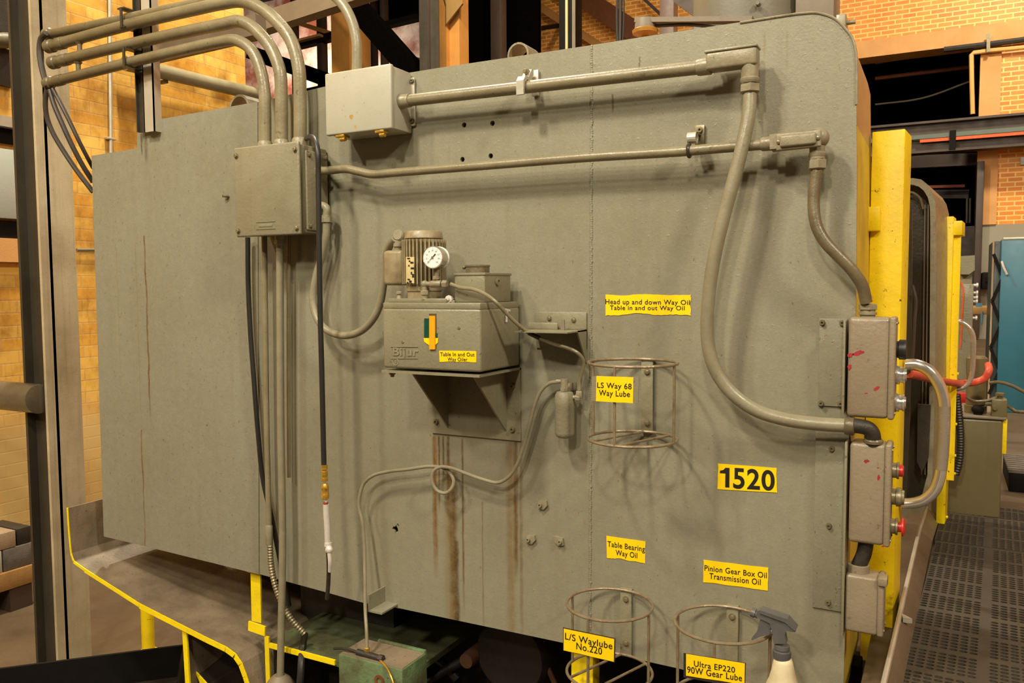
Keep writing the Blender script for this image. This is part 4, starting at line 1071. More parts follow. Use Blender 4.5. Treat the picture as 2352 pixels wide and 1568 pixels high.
sticker('label_sticker', 'wide yellow sticker reading Pinion Gear Box Oil Transmission Oil', [(1616, 1285), (1765, 1303), (1764, 1356), (1615, 1337)], [('Pinion Gear Box Oil', .02, .98, .22, .46), ('Transmission Oil', .10, .89, .54, .79)], YS, (.02, .01, .05, .01), .010, cat='sticker', group=SG)

# ------------------------------------------------------------------ wire oil-can cages
def cage(label, cx, top, bot, rpx, bars, strip, bolts, sign, lines, tag_mat=None, rod=None):
    r0 = msize(cx, top, -.12, rpx); yc = -r0 - .012
    r0 = msize(cx, top, yc, rpx); yc = -r0 - .012
    ct = W(cx, top, yc)
    if isinstance(bot, tuple): zb = W(bot[0], bot[1], yc).z
    else: zb = ct.z - bot
    T = thing('wire_cage', label, 'wire cage', (ct.x, yc, zb), 'wire oil can cages')
    wr = .0036
    obj('top_ring', G().ring((ct.x, yc, ct.z), (0, 0, 1), r0, wr, 56), M['wire'], T)
    obj('bottom_ring', G().ring((ct.x, yc, zb), (0, 0, 1), r0, wr, 56), M['wire'], T)
    for px, front in bars:
        best = None
        for k in range(720):
            a = 2 * math.pi * k / 720
            p = Vector((ct.x + r0 * math.cos(a), yc + r0 * math.sin(a), ct.z - .04))
            if front != (math.sin(a + .10) < 0): continue
            e = abs(proj(p)[0] - px)
            if best is None or e < best[0]: best = (e, p)
        p = best[1]
        obj('upright', G().cyl((p.x, p.y, zb), (p.x, p.y, ct.z), wr, None, 8), M['wire'], T)
    g = G()
    for s in (-.35, .35):
        h = math.sqrt(1 - s * s * 1.0) * r0
        a = Vector((ct.x + s * r0 - r0 * .35, yc - h * .75, zb)); b = Vector((ct.x + s * r0 + r0 * .30, yc + h * .85, zb))
        for P in (a, b):
            dd = Vector((P.x - ct.x, P.y - yc, 0)); dd = dd.normalized() * r0; P.x = ct.x + dd.x; P.y = yc + dd.y
        g.cyl(a, b, wr * .9, None, 8)
    obj('floor_wire', g, M['wire'], T)
    sx0, sx1 = W(strip[0], top, -.004).x, W(strip[1], top, -.004).x
    sp_ = obj('back_strip', G().box((sx0, -.012, zb - .004), (sx1, -.001, ct.z + .004), .001), M['box_paint'], T)
    for p in bolts:
        c = W(*p, -.012); obj('bolt', G().hexbolt((c.x, -.012, c.z), (0, -1, 0), .006, .006), M['bolt'], sp_)
    ys = yc - r0 - .006
    Q = [W(*p, ys) for p in sign[0]]
    sg = obj('sign_plate', G().prism(Q, (0, .0025, 0)), M['box_paint'] if tag_mat is None else tag_mat, T)
    Qy = sign[1]
    sticker('label_sticker', None, Qy, lines, ys - .0003, (0, 0, .02, 0), .010, parent=T)
    return ct, yc, r0, zb
cage('wire oil cage with sign LS Way 68 below the Head up sticker', 1453, 833, (1451, 1007), 102, [(1358, False), (1412, True), (1553, True)], (1475, 1502), ((1487, 854), (1487, 971)),
     ([(1359, 864), (1467, 866), (1466, 925), (1358, 920)], [(1370, 863), (1455, 866), (1454, 926), (1369, 921)]), [('LS Way 68', .03, .96, .25, .46), ('Way Lube', .08, .92, .54, .76)])
cage('wire oil cage with sign L/S Waylube No.220 over the yellow pole', 1400, 1387, (1402, 1542), 98, [(1315, False), (1351, True), (1490, True)], (1427, 1453), ((1438, 1376), (1438, 1476)),
     ([(1293, 1441), (1413, 1466), (1412, 1521), (1293, 1493)], [(1295, 1443), (1411, 1467), (1410, 1519), (1295, 1493)]), [('L/S Waylube', .03, .97, .17, .46), ('No.220', .26, .77, .50, .80)], M['steel_dark'])
C3 = cage('wire oil cage with sign Ultra EP220 and spray bottle hooked on it', 1660, 1432, .17, 108, [(1557, True), (1640, True), (1768, True)], (1670, 1697), ((1682, 1416),),
     ([(1570, 1500), (1713, 1523), (1711, 1580), (1570, 1555)], [(1576, 1501), (1711, 1523), (1710, 1572), (1576, 1551)]), [('Ultra EP220', .14, .84, .24, .50), ('90W Gear Lube', .02, .96, .55, .84)], M['steel_dark'])

# ------------------------------------------------------------------ spray bottle
sy = -.155
sx = W(1796, 1490, sy).x
def sz_(py, px=1796): return W(px, py, sy).z
SB = thing('spray_bottle', 'cream spray bottle with grey trigger head hooked on the right cage', 'spray bottle', (sx, sy, sz_(1510) - .17))
k = msize(1796, 1500, sy, 1)
zc_ = sz_(1508)
obj('bottle', G().lathe((sx + .003, sy, zc_ - .17), (0, 0, 1), [(0, 40 * k), (.004, 42 * k), (.09, 42 * k), (.108, 38 * k), (.122, 31 * k), (.140, 26 * k), (.160, 22 * k), (.168, 18 * k), (.17, 15 * k)], 28), M['bottle'], SB)
g = G().lathe((sx, sy, zc_ - .002), (0, 0, 1), [(0, 19.5 * k), (17 * k, 19.5 * k), (18 * k, 16 * k), (21 * k, 16 * k), (22 * k, 17.5 * k), (30 * k, 17 * k)], 28)
for q in range(24):
    a = 2 * math.pi * q / 24; g.box((19 * k, -.0006, zc_), (20.3 * k, .0006, zc_ + 14 * k), 0, 1, Matrix.Translation((sx, sy, 0)) @ Matrix.Rotation(a, 4, 'Z'))
obj('collar', g, M['grey_plastic'], SB)
def spoly(pts, th, yo=0.0): return G().prism([W(px, py, sy - th / 2 + yo) for px, py in pts], (0, th, 0))
hd = spoly([(1737, 1403), (1747, 1401), (1808, 1423), (1829, 1446), (1826, 1452), (1806, 1449), (1802, 1458), (1806, 1478), (1777, 1478), (1775, 1458), (1768, 1432), (1738, 1417)], .020)
hd.v += []; 
head = obj('spray_head', hd, M['grey_plastic'], SB)
obj('shroud', spoly([(1746, 1401), (1808, 1422), (1829, 1446), (1825, 1449), (1804, 1430), (1744, 1408)], .027), M['grey_plastic'], head)
obj('nozzle', G().lathe(W(1742, 1411, sy), W(1728, 1405, sy) - W(1742, 1411, sy), [(0, .0085), (.006, .0085), (.007, .0105), (.015, .0100), (.016, .004)], 14), M['grey_plastic'], head)
obj('trigger', spoly([(1745, 1424), (1760, 1418), (1770, 1430), (1769, 1452), (1766, 1458), (1746, 1462), (1728, 1470), (1725, 1468), (1738, 1452)], .014), M['grey_plastic'], head)
obj('pump_barrel', G().cyl(W(1772, 1450, sy), W(1800, 1450, sy), .0075), M['grey_plastic'], head)
# ------------------------------------------------------------------ control boxes on the right edge
TH = math.radians(-4.9)      # the gate side of the machine is turned a little to the right
def rot_about(p): return Matrix.Translation(p) @ Matrix.Rotation(TH, 4, 'Z') @ Matrix.Translation(-Vector(p))
def rbox(g, lo, hi, p, bev=0.0, seg=2): return g.box(lo, hi, bev, seg, rot_about(p))

def mount_plate(label, c0, c1, bolts, leg):
    a = W(*c0); b = W(*c1)
    T = thing('mounting_plate', label, 'mounting plate', ((a.x + b.x) / 2, 0, b.z), 'mounting plates at the right edge')
    obj('flange', G().box((a.x, -.005, b.z), (b.x, -.0003, a.z), .001), M['panel'], T)
    obj('leg', G().box((b.x - .004, -.050, W(*leg[1], -.02).z), (b.x + .001, -.0003, W(*leg[0], -.02).z), .001), M['box_paint'], T)
    for p in bolts:
        c = W(*p, -.005); obj('bolt', G().socket((c.x, -.005, c.z), (0, -1, 0), .0050, .007), M['bolt'], T)
mount_plate('flat bolted plate holding the upper control box', (1883, 731), (1943, 934), ((1889, 741), (1935, 742), (1886, 926), (1931, 927)), ((1941, 735), (1940, 945)))
mount_plate('long bolted plate holding the lower control boxes', (1874, 990), (1942, 1405), ((1911, 1030), (1904, 1207), (1902, 1382)), ((1944, 1010), (1938, 1450)))

def cbox(name, label, c0, c1, yf, yb, m, rbev=.009, cat='control box'):
    a = W(*c0, yf); b = W(*c1, yf)
    T = thing(name, label, cat, ((a.x + b.x) / 2, (yf + yb) / 2, b.z), 'control boxes on the right edge')
    body = obj('body', G().box((a.x, yf, b.z), (b.x - .010, yb, a.z), rbev, 3), m, T)
    cover = obj('cover', G().box((b.x - .012, yf - .001, b.z - .001), (b.x + .001, yb + .001, a.z + .001), .005, 3), m, T)
    for yy in (yf + .009, yb - .009):
        for zz in (a.z - .012, b.z + .012):
            obj('screw', G().lathe((b.x, yy, zz), (1, 0, 0), [(0, .0035), (.003, .0035), (.003, .001)], 8), M['bolt'], cover)
    return T, a, b
M['ctl'] = paint('control_box_grey', (142, 128, 106), (108, 90, 70), 0.4, 8, 0.35, 0, 0.34, 0.25)
red_smear = flat('red_grease_pencil', (168, 44, 52), .6, 0, .25)
def smear(parent, blobs, yf):
    g = G()
    for px, py, wx, wy, tilt in blobs:
        pts = []
        for k in range(12):
            t = 2 * math.pi * k / 12; q = random.uniform(.65, 1.05)
            u, v = wx * q * math.cos(t), wy * q * math.sin(t)
            p = W(px + u * math.cos(tilt) + v * math.sin(tilt), py - u * math.sin(tilt) + v * math.cos(tilt), yf)
            pts.append(Vector((p.x, yf - .0002, p.z)))
        g.prism(pts, (0, .0006, 0))
    obj('red_smear', g, red_smear, parent, 'red grease pencil marks')
yf1, yb1 = -.052, .018
T1, a1_, b1_ = cbox('control_box', 'upper control box with red smears, black knob and chrome buttons', (1949, 728), (2052, 964), yf1, yb1, M['ctl'])
smear(T1, [(1971, 811, 17, 7, .3), (1954, 815, 8, 6, .2), (2013, 892, 9, 5, .5), (1989, 903, 5, 2, .1), (1951, 842, 6, 7, 0)], yf1)
def btn(parent, name, px, py, yc, prof, m, lab=None):
    """prof along +x from the cover face, radii in metres"""
    c = WX(px, py, parent_x); return obj(name, G().lathe((parent_x, yc, c.z), (1, 0, 0), prof, 22), m, parent, lab)
ymid = (yf1 + yb1) / 2 + .004
parent_x = b1_.x + .001
g = G().lathe((parent_x, ymid, WX(2068, 791, parent_x).z), (1, 0, 0), [(0, .017), (.004, .018), (.005, .021), (.018, .021), (.019, .018)], 26)
obj('selector_knob', g, M['rubber'], T1, 'black ribbed knob')
for py in (846, 901):
    btn(T1, 'push_button', 2066, py, ymid, [(0, .019), (.004, .020), (.007, .020), (.008, .016), (.013, .016), (.014, .018), (.017, .018), (.018, .013), (.020, .012)], M['chrome'], 'chrome ringed button')
yf2, yb2 = -.048, .016
T2, a2_, b2_ = cbox('control_box', 'lower control box with red button and red mushroom stop', (1952, 1015), (2042, 1257), yf2, yb2, M['ctl'])
smear(T2, [(1990, 1059, 7, 5, .2), (2017, 1074, 3, 2, 0), (2018, 1097, 4, 8, 0), (2035, 1073, 2, 2, 0), (2028, 1254, 4, 3, 0)], yf2)
parent_x = b2_.x + .001; ymid2 = (yf2 + yb2) / 2 + .002
btn(T2, 'button_base', 2050, 1078, ymid2, [(0, .016), (.008, .016), (.009, .018), (.013, .018), (.0131, .015)], M['bolt'])
btn(T2, 'red_button', 2050, 1078, ymid2, [(.012, .0125), (.020, .0125), (.022, .010)], M['red'], 'small red push button')
btn(T2, 'selector_switch', 2050, 1132, ymid2, [(0, .017), (.008, .017), (.009, .020), (.018, .020), (.019, .016), (.024, .015)], M['bolt'], 'plain grey selector switch')
btn(T2, 'button_base', 2050, 1191, ymid2, [(0, .016), (.008, .016), (.009, .018), (.013, .018), (.0131, .015)], M['bolt'])
btn(T2, 'mushroom_button', 2050, 1191, ymid2, [(.012, .011), (.020, .011), (.021, .0195), (.024, .0195), (.027, .014), (.028, .004)], M['red'], 'red mushroom stop button')
yf3, yb3 = -.044, .016
T3, a3_, b3_ = cbox('conduit_box', 'lowest grey conduit box below the mushroom stop, without buttons', (1942, 1318), (2027, 1464), yf3, yb3, M['ctl'], .007, 'control box')
obj('lid_hook', G().box((b3_.x - .012, yf3 - .006, a3_.z - .014), (b3_.x + .007, yf3 + .03, a3_.z + .004), .003), M['ctl'], T3)
obj('hub', G().lathe((W(1972, 1310, -.014).x, -.014, a3_.z - .002), (0, 0, 1), [(0, .022), (.018, .022), (.019, .018)], 18), M['ctl'], T3)
# fittings joining the boxes
c = W(1992, 718, -.040); g = G()
g.lathe(Vector((c.x, -.030, a1_.z - .002)), (0, 0, 1), [(0, .015), (.006, .015), (.007, .018), (.012, .018), (.013, .015), (.016, .015)], 18); nut(g, (c.x, -.030, a1_.z + .014), (0, 0, 1), .019, .014)
obj('hose_connector', g, M['fitting'], T1)
E = thing('conduit_elbow', 'dark greasy elbow joining the thick hose to the lower control box', 'conduit fitting', W(2000, 1005, -.03), 'elbow fittings')
e0 = W(1945, 978, -.045); e1 = W(1985, 978, -.045); e2 = W(2006, 1002, -.04)
rr = msize(1980, 980, -.04, 17)
obj('elbow', G().tube([e0, e0.lerp(e1, .6), W(1994, 984, -.043), W(2004, 996, -.04), Vector((e2.x, -.035, a2_.z - .003))], rr, 16, 6), M['steel_dark'], E)
g = G().lathe(e0 - Vector((.004, 0, 0)), (1, 0, 0), [(0, rr * 1.1), (.004, rr * 1.25), (.018, rr * 1.25), (.02, rr * 1.05)], 16); g.lathe(Vector((e2.x, -.035, a2_.z - .001)), (0, 0, 1), [(0, rr * 1.2), (.006, rr * 1.25), (.010, rr * 1.1)], 16)
obj('collar', g, M['pipe_dirty'], E)
e0 = W(1985, 1256, -.03); e1 = W(1972, 1290, -.02)
solo('pipe_nipple', G().tube([Vector((W(1990, 1255, -.016).x, -.016, b2_.z + .004)), W(1984, 1272, -.016), W(1973, 1296, -.015), Vector((W(1972, 1310, -.014).x, -.014, a3_.z + .014))], .0155, 16, 6), M['steel_dark'], 'dark bent pipe nipple between the two lower boxes', 'conduit fitting')

# ------------------------------------------------------------------ yellow gate posts with handles
YP = .36
pa = W(2003, 305, YP); pb = W(2080, 305, YP)
zb_ = W(2005, 1520, YP).z; zt_ = W(2003, 303, YP).z
P1 = thing('gate_post', 'near yellow gate post beside the control boxes', 'gate post', (pa.x, YP, zb_), 'yellow gate posts')
obj('post', rbox(G(), (pa.x, YP, zb_), (pb.x, YP + .12, zt_), pa, .003), M['yellow_paint'], P1)
blk = W(1990, 475, YP - .02); blk2 = W(2022, 530, YP - .02)
obj('hinge_block', rbox(G(), (blk.x, YP - .022, blk2.z), (blk2.x, YP + .002, blk.z), pa, .004), M['yellow_paint'], P1)
def handle(name_label, pts, y, wpx, kn, group):
    P = [W(px, py, y) for px, py in pts]
    r = msize(pts[3][0], pts[3][1], y, wpx) / 2
    T = thing('grab_handle', name_label, 'handle', P[-1], group)
    obj('bar', G().tube(P, r, 18, 8), M['chrome'], T)
    obj('knurled_grip', G().tube([W(px, py, y) for px, py in kn], r * 1.03, 18, 2), M['knurl'], T)
    return T
handle('near chrome grab handle curving out past the red buttons', [(2080, 837), (2104, 837), (2132, 850), (2155, 880), (2167, 915), (2169, 960), (2167, 1010), (2163, 1060), (2158, 1095), (2146, 1126), (2122, 1148), (2098, 1155), (2072, 1157)], YP + .06, 26, [(2169, 932), (2168, 980), (2165, 1040), (2161, 1078)], 'chrome grab handles')
Y2 = 1.36
qa = W(2170, 500, Y2); qb = W(2191, 500, Y2)
zb2 = W(2172, 1204, Y2).z; zt2 = W(2180, 497, Y2).z
P2 = thing('gate_post', 'far yellow gate post with angle irons behind the chrome handle', 'gate post', (qa.x, Y2, zb2), 'yellow gate posts')
obj('post', rbox(G(), (qa.x, Y2, zb2), (qb.x, Y2 + .10, zt2), qa, .003), M['yellow_paint'], P2)
c = W(2155, 509, Y2 + .02); d = W(2209, 540, Y2 + .02)
obj('cross_block', rbox(G(), (c.x, Y2 + .012, d.z), (d.x, Y2 + .14, c.z), qa, .003), M['yellow_paint'], P2)
c = W(2150, 539, Y2 - .01); d = W(2170, 566, Y2 - .01)
obj('hinge_block', rbox(G(), (c.x, Y2 - .012, d.z), (d.x + .002, Y2 + .05, c.z), qa, .003), M['yellow_paint'], P2)
c = W(2192, 541, Y2 + .03)
obj('angle_iron', rbox(G(), (qb.x - .002, Y2 + .03, W(2192, 1103, Y2 + .03).z), (qb.x + .022, Y2 + .036, c.z), qa), M['yellow_paint'], P2)
for py in (860, 977, 1050, 1092, 1195):
    cc = W(2195, py, Y2); obj('bolt', G().hexbolt((qb.x + .020 if py < 1190 else qb.x, Y2 + .036, cc.z), (1, 0, 0), .005, .010), M['yellow_paint'], P2)
handle('far chrome grab handle on the far yellow post', [(2190, 738), (2203, 738), (2218, 745), (2230, 758), (2236, 778), (2236, 800), (2235, 830), (2233, 855), (2228, 873), (2216, 887), (2203, 892), (2188, 893)], Y2 + .05, 11, [(2235, 785), (2235, 815), (2233, 850)], 'chrome grab handles')

# ------------------------------------------------------------------ far housing with the rounded top
YH = .98
fo = [(2060, 409), (2098, 409), (2116, 412), (2131, 424), (2142, 442), (2148, 466), (2150, 520), (2149, 700), (2146, 950), (2141, 1100), (2120, 1180), (2060, 1180)]
fi = [(2060, 424), (2096, 424), (2110, 428), (2122, 438), (2131, 453), (2136, 475), (2137, 520), (2136, 700), (2134, 950), (2130, 1090), (2112, 1160), (2060, 1160)]
FH = thing('far_housing', 'far dark machine housing with a rounded corner behind the gate', 'machine', W(2120, 1180, YH))
off = Vector((-math.sin(TH) * .46, math.cos(TH) * .46, 0))
g = G()
A_ = [W(*p, YH) for p in fo]; B_ = [W(*p, YH) for p in fi]
for k in range(len(A_) - 1):
    g.add([A_[k], A_[k + 1], B_[k + 1], B_[k], A_[k] + off, A_[k + 1] + off, B_[k + 1] + off, B_[k] + off], [[0, 1, 2, 3], [7, 6, 5, 4], [0, 4, 5, 1], [3, 2, 6, 7]])
obj('rim', g, M['fitting'], FH, 'light edged rounded rim')
obj('door_panel', G().prism([W(*p, YH + .05) for p in fi], (0, .03, 0)), M['guard_dark'], FH)
for x0, x1, m in ((2131, 2134, 'steel_grey'), (2123, 2126, 'steel_grey')):
    g = G().prism([W(x0, 470, YH + .02), W(x1, 470, YH + .02), W(x1 - 8, 1090, YH + .02), W(x0 - 8, 1090, YH + .02)], (0, .012, 0)); obj('door_rail', g, M[m], FH)
obj('door_frame', G().tube([W(*p, YH + .02) for p in ((2085, 441), (2098, 443), (2113, 455), (2121, 480))], .004, 8, 5), M['steel_grey'], FH)
g = G().prism([W(2108, 928, YH - .02), W(2138, 930, YH - .02), W(2133, 1050, YH - .02), W(2118, 1085, YH - .02), W(2106, 1060, YH - .02)], (0, .015, 0))
obj('guard_flap', g, M['guard_dark'], FH)
# black sheet put in for the shade inside the gate opening
solo('inner_guard', G().prism([W(*p, .60) for p in ((2060, 480), (2096, 480), (2094, 700), (2090, 960), (2080, 1160), (2060, 1180))], (0, .02, 0)), M['guard_dark'], 'black grimy guard sheet just behind the near yellow post', 'guard')
hc = [(2096, 655), (2104, 690), (2101, 740), (2098, 800), (2094, 850)]
solo('cable', G().tube([W(*p, .56) for p in hc], .004, 8, 6), M['darkcable'], 'dark cable hanging inside the gate behind the near yellow post', 'cable')
# machine bed and kerb at the gate
zk = W(2045, 1503, 0.02).z
k0 = WZ(2045, 1503, zk); k1 = WZ(2112, 1215, zk); k2 = WZ(2128, 1165, zk)
m0 = WZ(2074, 1568, PLAT); m1 = WZ(2141, 1242, PLAT); m2 = WZ(2158, 1190, PLAT)
kx0 = k0 + (k0 - k1) * .35; mx0 = m0 + (m0 - m1) * .3
KB = thing('kerb_rail', 'bright edged steel kerb along the black rubber mat', 'kerb', (m0 + m1) / 2)
g = G(); dn = Vector((0, 0, -.06))
for a, b, c_, d_ in ((kx0, k1, m1, mx0), (k1, k2, m2, m1)):
    g.add([a, b, c_, d_, a + Vector((-.02, 0, -.08)), b + Vector((-.02, 0, -.08)), c_ + dn, d_ + dn], [[0, 1, 2, 3], [7, 6, 5, 4], [0, 4, 5, 1], [3, 2, 6, 7], [0, 3, 7, 4], [1, 5, 6, 2]])
obj('face', g, M['kerb'], KB)
obj('top_edge', G().tube([kx0, k0, k1, k2], .006, 8, 1), M['galv'], KB, 'worn bright top edge')
kk = WZ(2073, 1410, zk)
obj('clip', G().prism([kk + Vector((-.004, 0, .003)), kk + Vector((.022, -.012, -.003)), kk + Vector((.002, -.03, .003))], (0, 0, -.012)), M['galv'], KB)
BD = thing('machine_bed', 'brown oily steel bed at the foot of the near yellow post', 'machine bed', (-.3, .3, .5))
zbed = zb_ - .004
obj('bed_top', G().box((-.20, .42, FZ), (-.13, .95, zbed)).prism([(-.155, .015, .3), (kx0.x - .004, .015, .3), (k1.x - .004, 1.3, .3), (-.12, 1.3, .3)], (0, 0, zbed - .3)), paint('oily_bed', (84, 72, 54), (46, 38, 28), .6, 9, .3, 0, .45, .2), BD)
s0 = WZ(2079, 1430, zbed + .003); s1 = WZ(2120, 1215, zbed + .003)
for q, nm, mm in ((-.006, 'slide_rail', 'steel_grey'), (.010, 'slot', 'void')):
    v = Vector((q, 0, 0)); obj(nm, G().bar(s0 + v, s1 + v, .010, .006), M[mm], BD)
c = WZ(2010, 1541, zbed); obj('bolt', G().socket(c, (0, 0, 1), .010, .008), M['bolt'], BD)
c = WZ(1968, 1545, zbed + .02); obj('clamp_block', G().box((c.x - .018, c.y - .03, zbed), (c.x + .010, c.y + .04, zbed + .05), .004), M['black'], BD)

# ------------------------------------------------------------------ rubber mats with real holes
def mat_mesh(o, ux, uy, nx, ny, pitx, pity, th, skipx=8, skipy=7):
    V, F = [], []
    o = Vector(o); ux = Vector(ux); uy = Vector(uy)
    dz = Vector((0, 0, -th))
    def pt(a, b): return o + ux * a + uy * b
    n8 = [(math.cos(math.pi / 4 * k + math.pi / 8), math.sin(math.pi / 4 * k + math.pi / 8)) for k in range(8)]
    for i in range(nx):
        for j in range(ny):
            x0, x1, y0, y1 = i * pitx, (i + 1) * pitx, j * pity, (j + 1) * pity
            k = len(V)
            cs = [pt(x1, y1), pt(x0, y1), pt(x0, y0), pt(x1, y0)]
            if i % skipx == skipx - 1 or j % skipy == skipy - 1:
                V += cs; F.append([k, k + 1, k + 2, k + 3]); continue
            cx_, cy_ = (x0 + x1) / 2, (y0 + y1) / 2
            hol = [pt(cx_ + pitx * .41 * c * 1.06, cy_ + pity * .36 * s * 1.06) for c, s in n8]
            V += cs + hol + [h + dz for h in hol]
            H = k + 4
            for q in range(4):
                a = H + q * 2; b = H + q * 2 + 1
                F.append([k + q, k + (q + 1) % 4, H + (q * 2 + 2) % 8, b]); F.append([k + q, b, a])
            for q in range(8):
                F.append([H + q, H + (q + 1) % 8, H + 8 + (q + 1) % 8, H + 8 + q])
    L, Dp = nx * pitx, ny * pity
    for a, b in ((pt(0, 0), pt(L, 0)), (pt(L, 0), pt(L, Dp)), (pt(L, Dp), pt(0, Dp)), (pt(0, Dp), pt(0, 0))):
        k = len(V); V += [a, b, b + dz, a + dz]; F.append([k, k + 1, k + 2, k + 3])
    k = len(V); V += [pt(0, 0) + dz * 1.05, pt(L, 0) + dz * 1.05, pt(L, Dp) + dz * 1.05, pt(0, Dp) + dz * 1.05]; F.append([k, k + 1, k + 2, k + 3])
    g = G(); g.v = V; g.f = F
    return g
an = math.radians(-3.0)
zm = PLAT
mA0 = WZ(2113, 1352, zm); 
# seams measured along the kerb
s1_ = WZ(2145, 1238, zm); s2_ = WZ(2118, 1353, zm); s3_ = WZ(2165, 1150, zm)
uy = Vector((-math.sin(an), math.cos(an), 0))
d12 = (s1_ - s2_).dot(uy); d23 = (s3_ - s1_).dot(uy)
def mat_at(label, s, length, zoff, nx=34):
    ny = max(3, round(length / .0188)); pity = length / ny
    ux = Vector((math.cos(an), math.sin(an), 0))
    o = Vector((s.x + .002, s.y, zm + zoff))
    ob = obj('rubber_mat', mat_mesh(o, ux, uy, nx, ny, .0205, pity, .020), M['mat'], None, sm=.3)
    ob.data.materials.append(M['void']); ob.data.polygons[-1].material_index = 1
    tag(ob, label, 'floor mat', 'rubber mats')
mat_at('nearest perforated rubber mat in the bottom right corner', s2_ - uy * .66, .655, .0)
mat_at('middle perforated rubber mat between the two seams', s2_, d12 - .006, -.0015)
mat_at('far perforated rubber mat reaching the olive tank', s1_, d23, -.001)

# ------------------------------------------------------------------ hydraulic tank and other things beyond the gate
yt = 1.55
t0 = W(2185, 958, yt); t1 = W(2312, 965, yt); tz0 = PLAT - .022
HT = thing('hydraulic_tank', 'olive hydraulic tank standing at the end of the mat with pump on top', 'tank', ((t0.x + t1.x) / 2, yt + .15, tz0))
tz1 = W(2250, 961, yt).z
obj('body', G().box((t0.x - .06, yt, tz0), (t1.x - .010, yt + .36, tz1), .012, 3), M['tank'], HT)
obj('top_plate', G().box((t0.x - .065, yt - .006, tz1), (t1.x, yt + .37, tz1 + .008), .002), M['steel_grey'], HT)
c = W(2318, 1000, yt + .02); obj('level_gauge', G().box((t1.x - .012, yt + .02, W(2315, 1045, yt).z), (t1.x + .004, yt + .05, W(2315, 965, yt).z), .002), M['yellow_paint'], HT)
yp = yt + .10
c = W(2243, 860, yp); r = msize(2243, 860, yp, 21)
pm = obj('pump_motor', G().lathe((c.x, yp, tz1 + .006), (0, 0, 1), [(0, r * 1.1), (.03, r * 1.1), (.032, r * .95), (W(2243, 872, yp).z - tz1, r * .95), (W(2243, 848, yp).z - tz1, r * 1.05), (W(2243, 826, yp).z - tz1, r * 1.05), (W(2243, 821, yp).z - tz1, r * .8)], 24), M['tank'], HT)
a = W(2278, 915, yt + .04); b = W(2312, 958, yt + .04)
obj('valve_block', G().box((a.x, yt + .02, tz1 + .006), (b.x, yt + .10, a.z), .004).lathe((a.x + .026, yt + .06, a.z - .002), (0, 0, 1), [(0, .010), (.01, .010), (.011, .015), (.022, .015), (.023, .012)], 14).cyl((a.x + .01, yt + .02, a.z - .03), (a.x + .01, yt + .005, a.z - .03), .008).cyl((a.x - .02, yt + .05, a.z - .02), (a.x, yt + .05, a.z - .02), .010), M['tank'], HT)
obj('filter_head', G().sphere(W(2246, 940, yt + .05), .022, (1, 1, .8), 16).cyl(W(2246, 940, yt + .05), W(2246, 960, yt + .05), .015), M['black'], HT)
hh_ = [W(2220, 912, yt + .06), W(2238, 921, yt + .05), W(2265, 920, yt + .04), W(2290, 912, yt + .05)]
obj('short_hose', G().tube(hh_, .0055, 10, 6), M['pipe_dirty'], HT)
solo('oil_hose', G().tube([W(2272, 880, yt), W(2290, 877, yt), W(2320, 884, yt), W(2352, 900, yt), W(2400, 930, yt), W(2440, 980, yt)], .006, 10, 6), M['pipe_dirty'], 'upper grey hose running off to the right from the tank', 'hose', 'grey hoses leaving the tank')
solo('oil_hose', G().tube([W(2308, 927, yt + .05), W(2322, 937, yt + .05), W(2332, 944, yt + .04), W(2352, 946, yt + .02), W(2400, 950, yt)], .006, 10, 6), M['pipe_dirty'], 'lower grey hose running off to the right from the tank', 'hose', 'grey hoses leaving the tank')
solo('red_hose', G().tube([W(2088, 858, .60), W(2110, 863, .75), W(2140, 870, .95), W(2175, 877, 1.22), W(2215, 880, 1.45), W(2245, 876, 1.5), W(2262, 868, 1.5), W(2271, 852, 1.5), W(2270, 838, 1.56)], .0125, 12, 8), M['red_hose'], 'orange red hose passing behind both chrome handles', 'hose')
solo('corrugated_hose', G().tube([W(2197, 905, 1.44), W(2203, 960, 1.45), W(2206, 1010, 1.46), W(2203, 1060, 1.46), W(2194, 1092, 1.46)], .013, 12, 8, .10, .010), M['rubber'], 'black corrugated hose hanging behind the far yellow post', 'hose')
# pedestal with control head beyond the far post
yq = 2.02
a = W(2207, 652, yq); b = W(2229, 900, yq)
PD = thing('control_pedestal', 'grey control pedestal with side knobs behind the far yellow post', 'pedestal', ((a.x + b.x) / 2, yq, PLAT - .022))
obj('column', G().box((a.x, yq, PLAT - .022), (b.x, yq + .10, a.z), .004), M['box_paint'], PD)
for k, py in enumerate((655, 672, 683, 692, 730)):
    c = W(2231, py, yq + .03); obj('knob', G().lathe((b.x - .001, yq + .03, c.z), (1, 0, 0), [(0, .006), (.010, .006), (.011, .010), (.018, .010)], 12), M['silver'], PD)
obj('wire', G().tube([W(2206, 645, yq - .005), W(2212, 665, yq - .006), W(2210, 720, yq - .006), W(2206, 800, yq - .006)], .003, 8, 5), M['orange_conduit'], PD, 'orange wire')
a = W(2196, 901, yq - .02); b = W(2222, 934, yq - .02)
solo('red_box', G().box((a.x, yq - .02, b.z), (b.x, yq - .003, a.z), .003), M['red'], 'small bright red box low on the control pedestal', 'box')
yq2 = 3.2
a = W(2206, 587, yq2); b = W(2239, 630, yq2)
solo('switch_box', G().prism([W(2206, 588, yq2), W(2239, 586, yq2), W(2239, 620, yq2), W(2226, 630, yq2), W(2206, 630, yq2)], (0, .15, 0)).box((a.x, yq2 + .05, PLAT - .022), (a.x + .06, yq2 + .11, b.z + .01)), M['box_paint'], 'pale grey switch box with a cut corner on a thin post', 'electrical box')
yq3 = 5.6
a = W(2226, 705, yq3); b = W(2277, 722, yq3)
WS = thing('work_bench', 'brown steel bench between the pedestal and the blue cabinet', 'bench', ((a.x + b.x) / 2, yq3 + .3, PLAT - .022))
